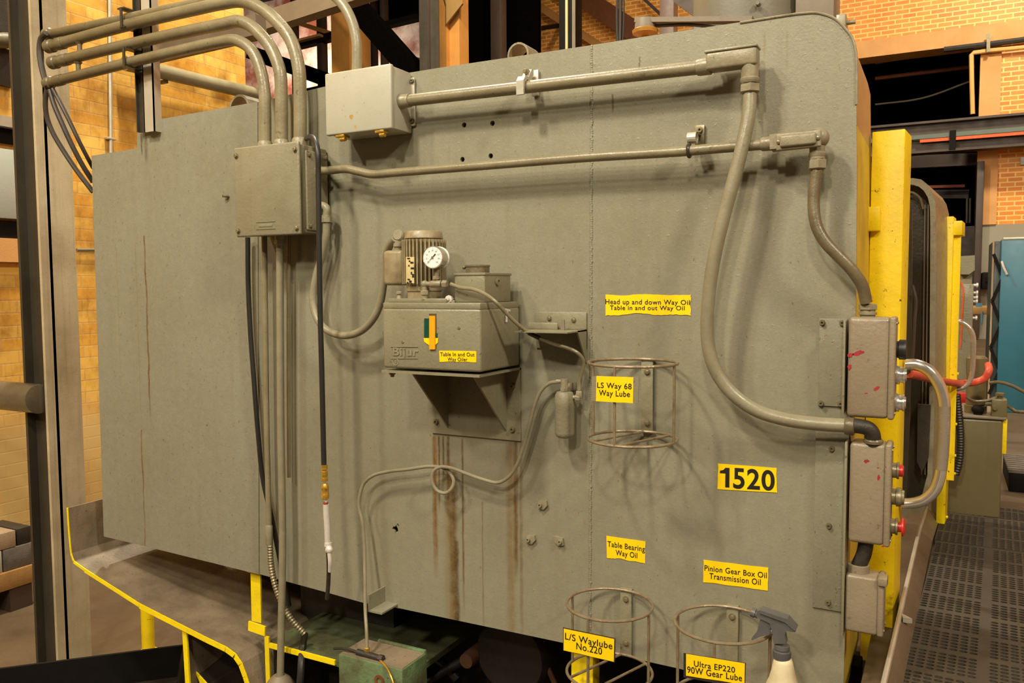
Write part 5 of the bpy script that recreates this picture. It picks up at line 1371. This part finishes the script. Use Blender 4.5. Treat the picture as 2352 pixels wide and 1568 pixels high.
obj('top', G().box((a.x - .4, yq3, b.z), (b.x + .1, yq3 + .6, a.z), .006), M['wood'], WS)
for xx in (a.x - .35, b.x):
    obj('leg', G().box((xx, yq3 + .05, PLAT - .022), (xx + .06, yq3 + .11, b.z)), M['steel_brown'], WS); obj('leg', G().box((xx, yq3 + .49, PLAT - .022), (xx + .06, yq3 + .55, b.z)), M['steel_brown'], WS)
g = G().box((W(2242, 714, yq3).x, yq3 + .05, a.z), (W(2256, 714, yq3).x, yq3 + .12, a.z + .03)).tube([W(2256, 715, yq3 - .01), W(2255, 735, yq3 - .01), W(2254, 745, yq3 - .01)], .006, 8, 4)
solo('rag', g, flat('blue_rag', (70, 130, 170), .8), 'small blue rag hanging off the brown bench edge', 'rag')
yc_ = 4.6
a = W(2300, 556, yc_); b = W(2420, 556, yc_); zt_c = W(2320, 549, yc_).z
BC = thing('blue_cabinet', 'tall blue steel cabinet with dark frame at the right edge', 'cabinet', ((a.x + b.x) / 2, yc_ + .3, PLAT - .022))
obj('body', G().box((a.x, yc_, PLAT - .022), (b.x + .4, yc_ + .7, zt_c), .008), M['blue'], BC)
obj('side_frame', G().box((W(2281, 556, yc_).x, yc_ + .02, PLAT - .022), (a.x + .004, yc_ + .6, zt_c - .01), .006), M['teal_dark'], BC)
obj('top_rim', G().box((a.x + .01, yc_ - .004, zt_c - .004), (b.x + .4, yc_ + .1, zt_c + .012), .003), M['galv'], BC)
fx = W(2290, 700, yc_).x
obj('edge_trim', G().box((W(2279, 600, yc_).x, yc_ + .005, PLAT), (W(2283, 600, yc_).x, yc_ + .03, zt_c - .01)), M['block_pink'], BC)
g = G(); zz = PLAT + .1; f_ = 1
while zz < zt_c - .12:
    g.bar(Vector((fx - .03 * f_, yc_ + .012, zz)), Vector((fx + .03 * f_, yc_ + .012, zz + .16)), .02, .02, (0, 1, 0)); f_ = -f_; zz += .16
obj('lattice', g, M['black'], BC)
obj('handle', G().tube([W(2301, 600, yc_ - .02), W(2306, 615, yc_ - .03), W(2313, 630, yc_ - .03)], .008, 8, 4), M['silver'], BC)
# boxes on the floor at far right
yk = 3.0
a = W(2318, 1085, 2.1); b = W(2420, 1150, 2.1)
PL = thing('grating_step', 'low black step with slatted top at the right edge', 'step', ((a.x + b.x) / 2, 2.1, PLAT - .022))
obj('riser', G().box((a.x, 2.1, PLAT - .022), (b.x + .3, 2.5, a.z), .004), M['black'], PL)
g = G()
for k in range(9): g.box((a.x - .002, 2.1 + k * .045, a.z), (b.x + .3, 2.1 + k * .045 + .028, a.z + .012))
obj('slats', g, M['block_grey'], PL)

# ------------------------------------------------------------------ steelwork at the far wall
yb_ = YB - .45
BM = thing('crane_beam', 'long dark steel beam crossing below the dark opening at right', 'beam', W(2250, 300, yb_))
zt1 = W(2200, 275, yb_).z; zb1 = W(2200, 348, yb_).z
x0, x1 = W(1300, 300, yb_).x, 6.9
obj('top_flange', G().box((x0, yb_ - .14, zt1 - .035), (x1, yb_ + .14, zt1)), M['steel_brown'], BM)
obj('web', G().box((x0, yb_ - .015, zb1), (x1, yb_ + .015, zt1)), M['steel_brown'], BM)
obj('bottom_flange', G().box((x0, yb_ - .14, zb1), (x1, yb_ + .14, zb1 + .035)), M['steel_brown'], BM)
zc1 = W(2200, 314, yb_ - .1).z
xo = W(2113, 322, yb_ - .1).x
solo('conductor_rail', G().box((xo, yb_ - .13, zc1 - .05), (x1, yb_ - .09, zc1)), M['orange_conduit'], 'bright orange rail fixed along the dark beam', 'rail')
solo('rail_cover', G().box((xo - 3.2, yb_ - .14, zc1 + .004), (x1, yb_ - .08, zc1 + .07)), paint('green_grey', (92, 104, 90), None, .3), 'grey green strip above the bright orange rail', 'rail')
c = W(2188, 320, yb_ - .15); solo('rail_hanger', G().box((c.x - .045, yb_ - .17, zb1 + .02), (c.x + .045, yb_ - .145, W(2188, 303, yb_).z)), M['black'], 'dark hanger bracket across the orange rail', 'bracket')
x2 = W(2245, 500, YB - .3)
xa_ = W(2240, 500, YB - .2).x; xb_ = W(2257, 500, YB - .2).x
solo('door_post', G().box((xa_, YB - .3, PLAT), (xb_, YB - .1, W(2250, 372, YB - .2).z), .01), M['steel_brown'], 'dark brown steel post at the jamb of the far doorway', 'post')
solo('brace_beam', G().prism([W(2040, 360, YB + .6), W(2256, 350, YB + .6), W(2256, 378, YB + .6), W(2040, 388, YB + .6)], (0, .15, 0)), M['steel_brown'], 'brown steel beam inside the far doorway below the crane beam', 'beam')
solo('doorway_pipe', G().bar(W(2100, 430, YB + 2), W(2216, 427, YB + 2), .05, .05), flat('dull_orange', (170, 78, 44), .6), 'dull orange pipe deep inside the dark doorway', 'pipe')
solo('inner_beam', G().bar(W(2080, 446, YB + 2.3), W(2225, 446, YB + 2.3), .1, .16), M['steel_brown'], 'dark beam deep inside the doorway under the orange pipe', 'beam')
for k, (px, lab) in enumerate(((2221, 'left grey strip standing deep in the dark doorway'), (2228, 'right grey strip standing deep in the dark doorway'))):
    solo('inner_strip', G().bar(W(px, 455, YB + 2.1), W(px - 1, 512, YB + 2.1), .03, .03, (0, 1, 0)), M['steel_grey'], lab, 'steel strip', 'strips in the doorway')
solo('inner_wall_panel', G().box((W(2080, 560, YB + 1).x, YB + 1, PLAT), (W(2242, 560, YB + 1).x, YB + 1.1, W(2200, 520, YB + 1).z)), M['steel_brown'], 'dim brown partition inside the far doorway', 'partition')
# conduits near the lintel
yv = YB - .12
solo('wall_conduit', G().tube([W(2234, 262, yv), W(2232, 190, yv), W(2231, 126, yv), W(2236, 121, yv), W(2275, 116, yv), W(2360, 108, yv)], .035, 8, 1), paint('tan_pipe', (228, 176, 102), None, .3), 'thin tan pipe turning down across the dark opening at right', 'pipe')
solo('wall_pipe', G().tube([W(2168, 114, yv), W(2260, 103, yv), W(2360, 90, yv)], .045, 8, 1), M['steel_dark'], 'dark pipe running right along the bottom of the tan lintel', 'pipe')
c = W(2270, 97, yv); solo('pipe_hanger', G().bar(W(2270, 78, yv - .06), W(2270, 120, yv - .06), .05, .05, (0, 1, 0)), M['bolt'], 'short hanger clamping the two pipes under the tan lintel', 'clamp')
for k, (p0, p1, lab) in enumerate((((2010, 146), (2180, 117), 'upper slack cable in the dark opening at right'), ((2010, 180), (2240, 152), 'reddish pipe crossing the dark opening at right'), ((2010, 240), (2230, 186), 'lower slack cable sagging in the dark opening at right'))):
    pm_ = ((p0[0] + p1[0]) / 2, (p0[1] + p1[1]) / 2 + (12 if k == 2 else 0))
    solo('inner_cable', G().tube([W(*p0, YB + 1.2), W(*pm_, YB + 1.2), W(*p1, YB + 1.2)], .016 if k != 1 else .035, 8, 5), [M['steel_grey'], flat('dull_red', (150, 84, 54), .6), M['steel_grey']][k], lab, 'cable', 'cables in the dark opening')
solo('wall_sign', G().box((W(2344, 362, YB - .05).x, YB - .06, W(2350, 378, YB - .05).z), (W(2420, 362, YB - .05).x, YB - .001, W(2350, 361, YB - .05).z)), M['white_box'], 'small blank cream plate on the orange brick at the right edge', 'plate')
a = W(2256, 625, 12.9); b = W(2277, 664, 12.9)
solo('call_box', G().box((a.x, 12.9, b.z), (b.x, YB - .02, a.z), .02).box((a.x + .05, 12.88, W(2266, 647, 12.9).z), (b.x - .05, 12.9, W(2266, 636, 12.9).z)), M['black'], 'black call box on the grey lower wall', 'box')
# ------------------------------------------------------------------ grey steel column at the left
cx1 = WX(82, 300, -4.0); cx2 = WX(163, 300, -4.0)
yA, yB_ = cx1.y, cx2.y
xw = W(20, 100, yA).x
CL = thing('steel_column', 'tall painted steel column at the left behind the conduit ends', 'column', (-4.1, (yA + yB_) / 2, FZ))
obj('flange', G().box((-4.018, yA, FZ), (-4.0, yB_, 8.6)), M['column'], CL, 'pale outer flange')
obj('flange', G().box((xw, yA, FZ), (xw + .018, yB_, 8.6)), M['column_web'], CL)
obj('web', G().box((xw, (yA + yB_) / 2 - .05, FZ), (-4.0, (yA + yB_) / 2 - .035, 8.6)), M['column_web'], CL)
# big pipe into the column
yp_ = yA + .02
r = msize(50, 908, yp_, 66) / 2
pc = W(50, 908, yp_); 
solo('header_pipe', G().lathe((WLX, yp_ - .04, pc.z), (1, 0, 0), [(0, r), (-4.03 - WLX, r), (-4.028 - WLX, r * .95)], 24), paint('oiled_pipe', (104, 96, 78), (60, 54, 42), .5, 8, 0, 0, .26, .3), 'thick dark glossy pipe running from the wall into the column', 'pipe')
# things on the left wall
def WL(px, py): return WX(px, py, WLX)
def wall_tube(pts, r, off): return G().tube([WL(*p) + Vector((off, 0, 0)) for p in pts], r, 12, 1)
solo('wall_conduit', wall_tube([(248, -40), (249, 100), (251, 345), (253, 420)], .014, .018), M['galv'], 'thin pale vertical conduit on the yellow brick wall', 'conduit')
c = WL(250, 319); solo('conduit_clip', G().box((WLX, c.y - .035, c.z - .008), (WLX + .034, c.y + .035, c.z + .008), .003), M['galv'], 'clip holding the thin pale vertical conduit', 'clamp')
p0 = WL(262, 150); p1 = WL(592, 226)
g = G().cyl(p0 + Vector((.12, 0, 0)), p1 + Vector((.12, 0, 0)), .055)
SP = thing('steam_pipe', 'wide dull pipe running along the yellow brick wall', 'pipe', p0)
obj('pipe', g, M['steam'], SP)
for t_ in (.25, .8):
    c = p0.lerp(p1, t_)
    obj('bracket', G().box((WLX - .005, c.y - .02, c.z - .075), (WLX + .12, c.y + .02, c.z - .055)), M['steel_brown'], SP)
p0 = WL(170, 573); p1 = WL(240, 576)
solo('wall_pipe', G().cyl(WL(170, 574) + Vector((.03, 0, 0)), WL(320, 574) + Vector((.03, -.0, 0)), .012), M['steel_grey'], 'thin grey pipe low on the yellow wall beside the end plate', 'pipe')
# window-like recess and ledges at the far left
a = WL(-60, 330); b = WL(42, 505)
solo('wall_cabinet', G().box((WLX, a.y - .3, b.z), (WLX + .06, b.y + .05, WL(10, 345).z), .004), paint('pale_blue_grey', (186, 192, 180), (160, 164, 150), .3, 4), 'pale blue grey panel on the wall left of the column', 'panel')
solo('wall_ledge', G().box((WLX, a.y - .3, WL(20, 602).z), (WLX + .05, b.y + .05, WL(20, 548).z)), M['concrete'], 'tan ledge under the pale panel left of the column', 'ledge')
solo('window_head', G().box((WLX, a.y - .3, WL(10, 296).z), (WLX + .09, b.y + .1, WL(10, 272).z)), M['galv'], 'pale rail over the black gap left of the column', 'rail')
solo('dark_louvre', G().box((WLX, a.y - .3, WL(10, 330).z), (WLX + .03, b.y + .1, WL(10, 296).z)), M['black'], 'upper black louvre over the pale panel left of the column', 'louvre', 'black louvres left of the column')
solo('dark_louvre', G().box((WLX, a.y - .3, WL(10, 546).z), (WLX + .03, b.y + .06, WL(10, 507).z)), M['black'], 'lower black louvre under the pale panel left of the column', 'louvre', 'black louvres left of the column')
solo('upper_pipe', G().cyl(WL(-40, 98) + Vector((.1, 0, 0)), WL(24, 98) + Vector((.1, 0, 0)), .05), M['pipe_dirty'], 'short horizontal pipe high on the wall left of the column', 'pipe')
solo('duct', G().box((WLX, WL(-60, 40).y - .2, WL(10, 80).z), (WLX + .05, WL(16, 40).y, WL(10, -200).z)).box((WLX, WL(-60, 40).y - .2, WL(10, 200).z), (WLX + .05, WL(16, 40).y, WL(10, 116).z)), M['steel_dark'], 'dark ductwork high on the wall left of the column', 'duct')

# stacked blocks on a pallet at the left wall
xp = WLX + .42
zp0 = 0.0
pa_ = WX(86, 1340, xp)
PW = thing('wooden_pallet', 'wooden pallet against the yellow wall at the left edge', 'pallet', (xp - .2, pa_.y - .4, FZ))
zt_p = WX(70, 1298, xp).z; zl_p = WX(70, 1338, xp).z
ye = pa_.y + .02
obj('deck', G().box((WLX + .03, ye - 1.2, zl_p), (xp, ye, zt_p), .003), M['wood'], PW)
for yy in (ye - .1, ye - .6, ye - 1.1):
    obj('runner', G().box((WLX + .03, yy - .09, FZ), (xp - .01, yy + .05, zl_p)), M['steel_brown'], PW)
hb = WX(40, 1256, xp).z; hb2 = WX(40, 1218, xp).z
def blk(label, px0, px1, z0, z1, m, xf):
    a = WX(px0, 1240, xf).y; b = WX(px1, 1240, xf).y
    solo('masonry_block', G().box((xf - .30, a, z0 + .001), (xf, b - .004, z1), .004), m, label, 'block', 'masonry blocks on the pallet')
blk('pinkish block on the upper row of the pallet stack', -60, 38, hb, hb2, M['block_pink'], xp - .02)
blk('dark block on the upper row of the pallet stack', 39, 74, hb, hb2, M['steel_dark'], xp - .03)
blk('grey dusty block on the lower row of the pallet stack', 6, 82, zt_p, hb - .002, M['block_grey'], xp - .02)
blk('cream block on the lower row at the picture edge', -70, 4, zt_p, hb - .002, M['white_box'], xp - .02)

# ------------------------------------------------------------------ chip chute with yellow edge
YC = -.075
ce = [(157, 1166), (160, 1215), (165, 1270), (171, 1287), (196, 1305), (322, 1385), (472, 1461), (520, 1484), (542, 1500), (557, 1522), (568, 1552), (580, 1590), (590, 1640)]
CHT = thing('chip_chute', 'bent sheet steel chip chute with yellow painted front edge', 'chute', W(380, 1430, YC))
P = [W(*p, YC) for p in ce]
g = G(); D = Vector((0, .42, 0)); tk_ = Vector((0, 0, -.006))
for a, b in zip(P, P[1:]):
    n_ = Vector((b.z - a.z, 0, -(b.x - a.x))).normalized() * .006
    g.add([a, b, b + D, a + D, a + n_, b + n_, b + D + n_, a + D + n_], [[0, 1, 2, 3], [7, 6, 5, 4], [0, 4, 5, 1], [2, 6, 7, 3], [1, 5, 6, 2], [0, 3, 7, 4]])
obj('sheet', g, M['pan'], CHT)
g = G()
for k, (a, b) in enumerate(zip(P, P[1:])):
    wd = .006 + .012 * min(1, max(0, (k - 2) / 3.0))
    n_ = Vector((b.z - a.z, 0, -(b.x - a.x))).normalized() * wd
    if n_.z > 0: n_ = -n_
    n2 = n_
    g.add([a + Vector((0, -.003, 0)), b + Vector((0, -.003, 0)), b + n2 + Vector((0, -.003, 0)), a + n2 + Vector((0, -.003, 0)), a + Vector((0, .002, 0)), b + Vector((0, .002, 0)), b + n2 + Vector((0, .002, 0)), a + n2 + Vector((0, .002, 0))], [[0, 1, 2, 3], [7, 6, 5, 4], [0, 4, 5, 1], [2, 6, 7, 3], [1, 5, 6, 2], [0, 3, 7, 4]])
obj('front_edge', g, M['yellow_edge'], CHT, 'yellow painted edge')
q = [W(*p, YC - .001) for p in ()]
def edge_bar(name, p0, p1, wpx, y, parent, m=None, th=.006, dep=.20):
    a, b = W(*p0, y), W(*p1, y)
    w_ = msize(p0[0], p0[1], y, wpx)
    d = (b - a).normalized(); s_ = Vector((d.z, 0, -d.x)) * (w_ / 2)
    pl = obj(name, G().prism([a - s_, a + s_, b + s_, b - s_], (0, th, 0)), m or M['yellow_edge'], parent)
    return pl
edge_bar('leg', (423, 1448), (432, 1600), 14, YC + .006, CHT)
a, b = W(423, 1448, YC + .012), W(432, 1640, YC + .012)
obj('leg_web', G().box((a.x - .004, YC + .012, b.z), (a.x + .004, YC + .30, a.z - .02)), M['pan'], CHT)
# small lower chute
LC = thing('lower_chute', 'lower curved chute with pointed yellow edge at the bottom edge', 'chute', W(480, 1600, -.02))
pts = [(446, 1539), (470, 1575), (500, 1615), (530, 1650)]
P = [W(*p, -.02) for p in pts]
g = G()
for a, b in zip(P, P[1:]): g.add([a, b, b + D, a + D + Vector((.05, 0, .05)), a + tk_, b + tk_, b + D + tk_, a + D + tk_ + Vector((.05, 0, .05))], [[0, 1, 2, 3], [7, 6, 5, 4], [0, 4, 5, 1], [2, 6, 7, 3], [1, 5, 6, 2], [0, 3, 7, 4]])
obj('sheet', g, M['guard_dark'], LC)
obj('front_edge', G().prism([W(*p, -.024) for p in ((446, 1538), (475, 1570), (505, 1610), (492, 1612), (462, 1575))], (0, .004, 0)), M['yellow_edge'], LC)

# ------------------------------------------------------------------ machine base: green bed, yellow edged plates, dark inside
MB_ = thing('green_bed', 'green oily machine bed under the housing with yellow edges', 'machine bed', (-1.4, .4, FZ))
zg_ = W(691, 1494, -.02).z
gx0, gx1 = W(612, 1480, -.02).x, W(772, 1516, -.02).x
obj('top_plate', G().box((gx0, -.02, zg_ - .02), (gx1 + .25, .55, zg_ - .001)), M['green_dirty'], MB_, 'oily green plate')
obj('front_edge', G().box((gx0, -.027, zg_ - .014), (gx1, -.0195, zg_ + .001)), M['yellow_edge'], MB_, 'yellow edge')
edge_bar('corner_edge', (612, 1462), (618, 1640), 13, -.028, MB_)
edge_bar('cross_edge', (570, 1437), (608, 1450), 22, -.03, MB_)
edge_bar('upright', (586, 1305), (589, 1428), 30, .02, MB_)
zdk = W(1200, 1450, .30).z
obj('inner_wall', G().box((-2.4, .42, FZ), (-.22, .47, 1.5)), M['black'], MB_, 'black recess wall')  # black colour carries the shade under the housing
obj('side_wall', G().box((gx0 + .01, .0, FZ), (gx0 + .02, .45, zg_ - .02)), M['pit'], MB_)
obj('column_block', G().box((W(690, 1450, .25).x, .25, FZ), (W(905, 1450, .25).x, .42, W(800, 1330, .25).z), .01), M['pit'], MB_)
c = W(1180, 1500, .2); rd = msize(1180, 1500, .2, 92)
obj('drum', G().lathe((c.x, .17, c.z), (0, 1, 0), [(0, rd * .3), (0, rd * .9), (.02, rd), (.25, rd)], 36), M['pit'], MB_)
obj('rusty_boss', G().lathe(W(1078, 1512, .15), (0, -1, 0), [(-.28, .02), (0, .024), (.02, .022), (.02, .010)], 16), flat('dark_rust', (74, 42, 18), .8), MB_)  # rust colour darkened for the shade under the housing
obj('shaft', G().cyl(W(930, 1590, .1), W(1130, 1480, .36), .014), M['pit'], MB_)
obj('dark_hose', G().tube([W(905, 1490, .2), W(960, 1500, .22), W(1010, 1515, .25), W(1050, 1560, .25)], .014, 10, 5), M['pit'], MB_)
obj('hanger', G().tube([W(1256, 1520, .25), W(1260, 1535, .2), W(1270, 1560, .2), W(1290, 1600, .2)], .008, 8, 5), flat('dark_rust', (74, 42, 18), .8), MB_)
solo('cable', G().tube([W(700, 1455, -.0), W(696, 1480, .0), W(692, 1520, -.035), W(690, 1560, -.05), W(680, 1640, -.05)], .011, 10, 6), M['rubber'], 'black cable hanging in front of the green bed plate', 'cable')
# green distribution block
gy0 = -.145
a = W(777, 1512, gy0); b = W(924, 1540, gy0)
zt_g = W(850, 1520, gy0).z
GM = thing('oil_manifold', 'chipped green oil block where the coiled cream tube ends', 'manifold', ((a.x + b.x) / 2, -.08, zt_g - .2))
obj('block', G().box((a.x, gy0, zt_g - .22), (b.x, -.03, zt_g), .004), M['green'], GM)
obj('back_plate', G().box((a.x + .05, -.03, zt_g - .22), (b.x - .006, -.018, W(905, 1478, -.03).z), .002), M['green'], GM)
e = W(843, 1488, -.12)
g = G().cyl((e.x, -.12, zt_g - .001), (e.x, -.12, e.z - .03), .009).cyl((e.x - .03, -.125, zt_g + .008), (e.x + .05, -.125, zt_g + .006), .009).lathe((e.x + .045, -.125, zt_g + .006), (1, 0, 0), [(0, .011), (.014, .011)], 6)
obj('cross_fitting', g, M['steel_dark'], GM)
obj('thin_pipe', G().tube([Vector((e.x + .05, -.13, zt_g + .006)), Vector((e.x + .09, -.15, zt_g - .002)), Vector((e.x + .12, -.16, zt_g - .04)), Vector((e.x + .13, -.16, zt_g - .10))], .003, 8, 6), M['brass'], GM)
obj('left_pipe', G().tube([Vector((e.x - .03, -.125, zt_g + .008)), Vector((e.x - .07, -.13, zt_g + .012)), Vector((e.x - .11, -.13, zt_g + .004))], .004, 8, 5), M['steel_dark'], GM)
obj('top_dirt', G().box((a.x + .004, gy0 + .004, zt_g - .001), (b.x - .004, -.034, zt_g + .0015)), M['pan'], GM)
obj('port', G().lathe(W(872, 1562, gy0), (0, -1, 0), [(-.004, .016), (.003, .016), (.003, .008), (-.003, .008)], 16), M['rust'], GM)
# yellow pole under the middle cage
yy = .06
a = W(1311, 1490, yy); b = W(1362, 1490, yy)
solo('yellow_pole', G().box((a.x, yy, FZ), (b.x, yy + .05, W(1336, 1480, yy).z), .004), M['yellow_paint'], 'battered yellow pole under the housing behind the Waylube cage', 'pole')
# yellow bollard behind the chute, black tray in front
yb0 = WZ(337, 1497, FZ).y
a = W(337, 1380, yb0); r = msize(337, 1440, yb0, 28) / 2
solo('yellow_bollard', G().lathe((a.x, yb0, FZ), (0, 0, 1), [(0, r * 1.5), (.012, r * 1.5), (.012, r), (W(337, 1370, yb0).z - FZ, r)], 20), M['yellow_paint'], 'short round yellow post under the chip chute', 'post')
T0 = W(-30, 1536, -.30); T1 = W(425, 1480, .28)
zt_t = T1.z
T0 = WZ(-40, 1538, zt_t); T1 = WZ(428, 1478, zt_t)
d = (T1 - T0).normalized(); nrm = Vector((d.y, -d.x, 0))
TR = thing('coolant_tray', 'black oily tray on the floor at the bottom left corner', 'tray', (T0 + T1) / 2 - Vector((0, 0, zt_t - FZ)))
wdt = .55
F = [T0, T1, T1 + nrm * wdt, T0 + nrm * wdt]
g = G()
for k in range(4):
    A_, B_ = F[k], F[(k + 1) % 4]
    inn = ((F[0] + F[2]) / 2 - (A_ + B_) / 2).normalized() * .012
    g.prism([A_, B_, B_ + inn, A_ + inn], (0, 0, FZ - zt_t))
obj('wall', g, M['black'], TR)
obj('bottom', G().prism([p + Vector((0, 0, -zt_t * .35)) for p in F], (0, 0, -.02)), M['steel_dark'], TR)

# ------------------------------------------------------------------ background steel and brick piers seen over the housing
def beam(name, label, p0, p1, y, hpx, dep, m, cat='beam', group=None, y1=None):
    a = W(*p0, y); b = W(*p1, y if y1 is None else y1)
    h = msize(p0[0], p0[1], y, hpx)
    return solo(name, G().bar(a, b, dep, h, (0, 0, 1)), m, label, cat, group)
def upright(name, label, x0, x1, pb, y, m, cat='post', ztop=8.7, dep=None, group=None):
    a = W(x0, pb, y); b = W(x1, pb, y)
    return solo(name, G().box((a.x, y, FZ), (b.x, y + (dep or (b.x - a.x)), ztop), .004), m, label, cat, group)
beam('roof_beam', 'grey steel beam rising to the right behind the bent conduits', (340, 122), (600, 60), 1.9, 44, .10, M['steel_grey'], y1=2.0)
beam('roof_beam', 'upper continuation of the grey beam toward the black brace', (585, 62), (1300, -173), 3.4, 40, .12, M['steel_grey'])
yq = 7.6
beam('brace', 'thick black diagonal brace running down behind the cream box', (560, -280), (985, 205), yq - 1.0, 42, .2, M['void'], 'brace')
a = W(762, 150, yq); b = W(803, 150, yq)
bk = WX(852, 150, b.x)
solo('brick_pier', G().box((a.x, yq, FZ), (b.x, bk.y, 8.7)), M['brick_pier'], 'orange brick pier behind the single pale conduit', 'pier')
def truss(label, loc, chords, posts):
    T = thing('roof_truss', label, 'truss', loc, 'trusses over the housing')
    for p0, p1, y, hpx, m in chords:
        a = W(*p0, y); b = W(*p1, y)
        obj('chord', G().bar(a, b, .15, msize(p0[0], p0[1], y, hpx), (0, 0, 1)), M[m], T)
    for x0, x1, py, y, m in posts:
        a = W(x0, py, y); b = W(x1, py, y)
        obj('post', G().box((a.x, y - .05, FZ), (b.x, y + .1, 8.75), .004), M[m], T)
truss('dark truss of chords and slim posts left of the orange brick pier', (W(735, 200, 9.6).x, 9.6, FZ),
      [((575, 120), (775, 192), 9.6, 30, 'void'), ((668, 108), (775, 82), 9.6, 16, 'black'), ((668, 100), (740, 82), 9.5, 5, 'concrete'), ((676, 50), (775, 82), 9.6, 9, 'brick_pier'), ((690, 212), (765, 196), 9.6, 6, 'black')],
      [(733, 745, 160, 9.6, 'steel_brown'), (672, 678, 60, 9.6, 'steel_brown')])
truss('dark truss of chords and slim posts right of the orange brick pier', (W(900, 150, 9.4).x, 9.4, FZ),
      [((845, 68), (962, 40), 9.4, 12, 'black'), ((885, 116), (975, 142), 9.4, 9, 'steel_brown'), ((900, 176), (970, 160), 9.4, 9, 'steel_brown')],
      [(878, 886, 140, 9.4, 'steel_brown'), (855, 861, 140, 9.4, 'steel_brown')])
solo('roof_void', G().box((W(850, 30, 9.9).x, 9.9, W(850, 58, 9.9).z), (W(1046, 30, 9.9).x, 10.0, 8.75)).box((W(1046, 100, 9.9).x, 9.9, FZ), (W(1236, 30, 9.9).x, 10.0, 8.75)), M['void'], 'black unlit bay between the two steel columns', 'dark bay')  # solid black slabs take the place of shade in the bay
yc2 = 6.4
u = thing('rolled_column', 'dull brown rolled steel column in front of the orange one', 'column', (W(985, 150, yc2).x, yc2, FZ))
a = W(964, 150, yc2); b = W(1003, 150, yc2); m_ = (a + b) / 2
obj('flange', G().box((a.x, yc2, FZ), (m_.x - .005, yc2 + .02, 8.7)), M['column_web'], u)
obj('flange', G().box((m_.x + .005, yc2 + .05, FZ), (b.x, yc2 + .07, 8.7)), M['column_web'], u)
obj('web', G().box((m_.x - .008, yc2 + .01, FZ), (m_.x + .008, yc2 + .2, 8.7)), M['steel_brown'], u)
yc3 = 6.8
u2 = thing('orange_column', 'orange tan built-up column with diagonal gusset near the lifting ring', 'column', (W(1028, 150, yc3).x, yc3, FZ))
a = W(1007, 150, yc3); b = W(1048, 150, yc3)
obj('shaft', G().box((a.x, yc3, FZ), (b.x - (b.x - a.x) * .55, yc3 + .3, 8.7)).box((a.x, yc3 + .08, FZ), (b.x, yc3 + .3, 8.7)), M['brick_pier'], u2)
obj('gusset', G().prism([W(*p, yc3 - .02) for p in ((1024, 56), (1062, 8), (1062, -40), (1010, -40), (1024, 10))], (0, .03, 0)), paint('tan_gusset', (150, 116, 66), None, .3), u2)
upright('steel_post', 'dark mauve post in the black bay', 1127, 1151, 120, 9.0, M['steel_brown'], group='posts over the housing')
upright('steel_post', 'rusty pink post at the left end of the orange wall', 1215, 1234, 100, 11.5, paint('pink_primer', (166, 112, 88), (110, 60, 44), .6, 3), group='posts over the housing')
u3 = thing('cable_mast', 'black post with a cream stripe in front of the orange wall', 'post', (W(1305, 80, 5.0).x, 5.0, FZ))
a = W(1284, 80, 5.0); b = W(1322, 80, 5.0); c = W(1300, 80, 5.0)
obj('post', G().box((a.x, 5.0, FZ), (b.x, 5.15, 8.7), .003), M['black'], u3)
obj('stripe', G().box((c.x, 4.985, FZ), (c.x + .022, 5.0, 8.7)), paint('cream_strip', (214, 190, 138), None, .3), u3)
obj('side_strip', G().box((b.x - .03, 4.99, FZ), (b.x, 5.0, 8.7)), M['steel_grey'], u3)
beam('tie_bar', 'short dark horizontal tie between the pink post and black post', (1222, 68), (1290, 58), 11.55, 10, .08, M['black'], y1=13.41)
beam('roof_brace', 'long brown diagonal brace across the orange wall above the housing', (1240, -70), (1530, 120), YB - .5, 42, .15, paint('brown_brace', (104, 56, 20), None, .3), 'brace')  # brown diagonal bar set before the far wall
beam('roof_brace', 'thin orange brace below the long brown diagonal', (1235, 12), (1400, 120), YB - .3, 16, .1, M['brick_pier'], 'brace')
beam('roof_brace', 'thin dark brace high near the drum', (1460, -20), (1530, 45), YB - .5, 7, .1, M['steel_brown'], 'brace')
for k, (px, w_, lab) in enumerate(((1418, 6, 'left thin black cable dropping behind the housing top'), (1425, 9, 'thick black cable dropping behind the housing top'), (1432, 4, 'right thin black cable dropping behind the housing top'))):
    solo('drop_cable', G().tube([W(px + 1, -60, 3.2), W(px - 1 + k, 40, 3.2), W(px - k, 100, 3.2), W(px, 180, 3.2)], msize(px, 40, 3.2, w_) / 2, 8, 5), M['rubber'], lab, 'cable', 'cables dropping behind the housing')
upright('steel_post', 'grey mauve post left of the round drum', 1515, 1547, 60, 8.0, paint('mauve_steel', (112, 90, 78), None, .3), group='posts over the housing')
solo('gusset_plate', G().prism([W(*p, 7.8) for p in ((1548, -30), (1600, -30), (1600, 40), (1585, 32), (1548, 5))], (0, .03, 0)), M['steel_brown'], 'dark triangular gusset between the mauve post and drum', 'gusset')
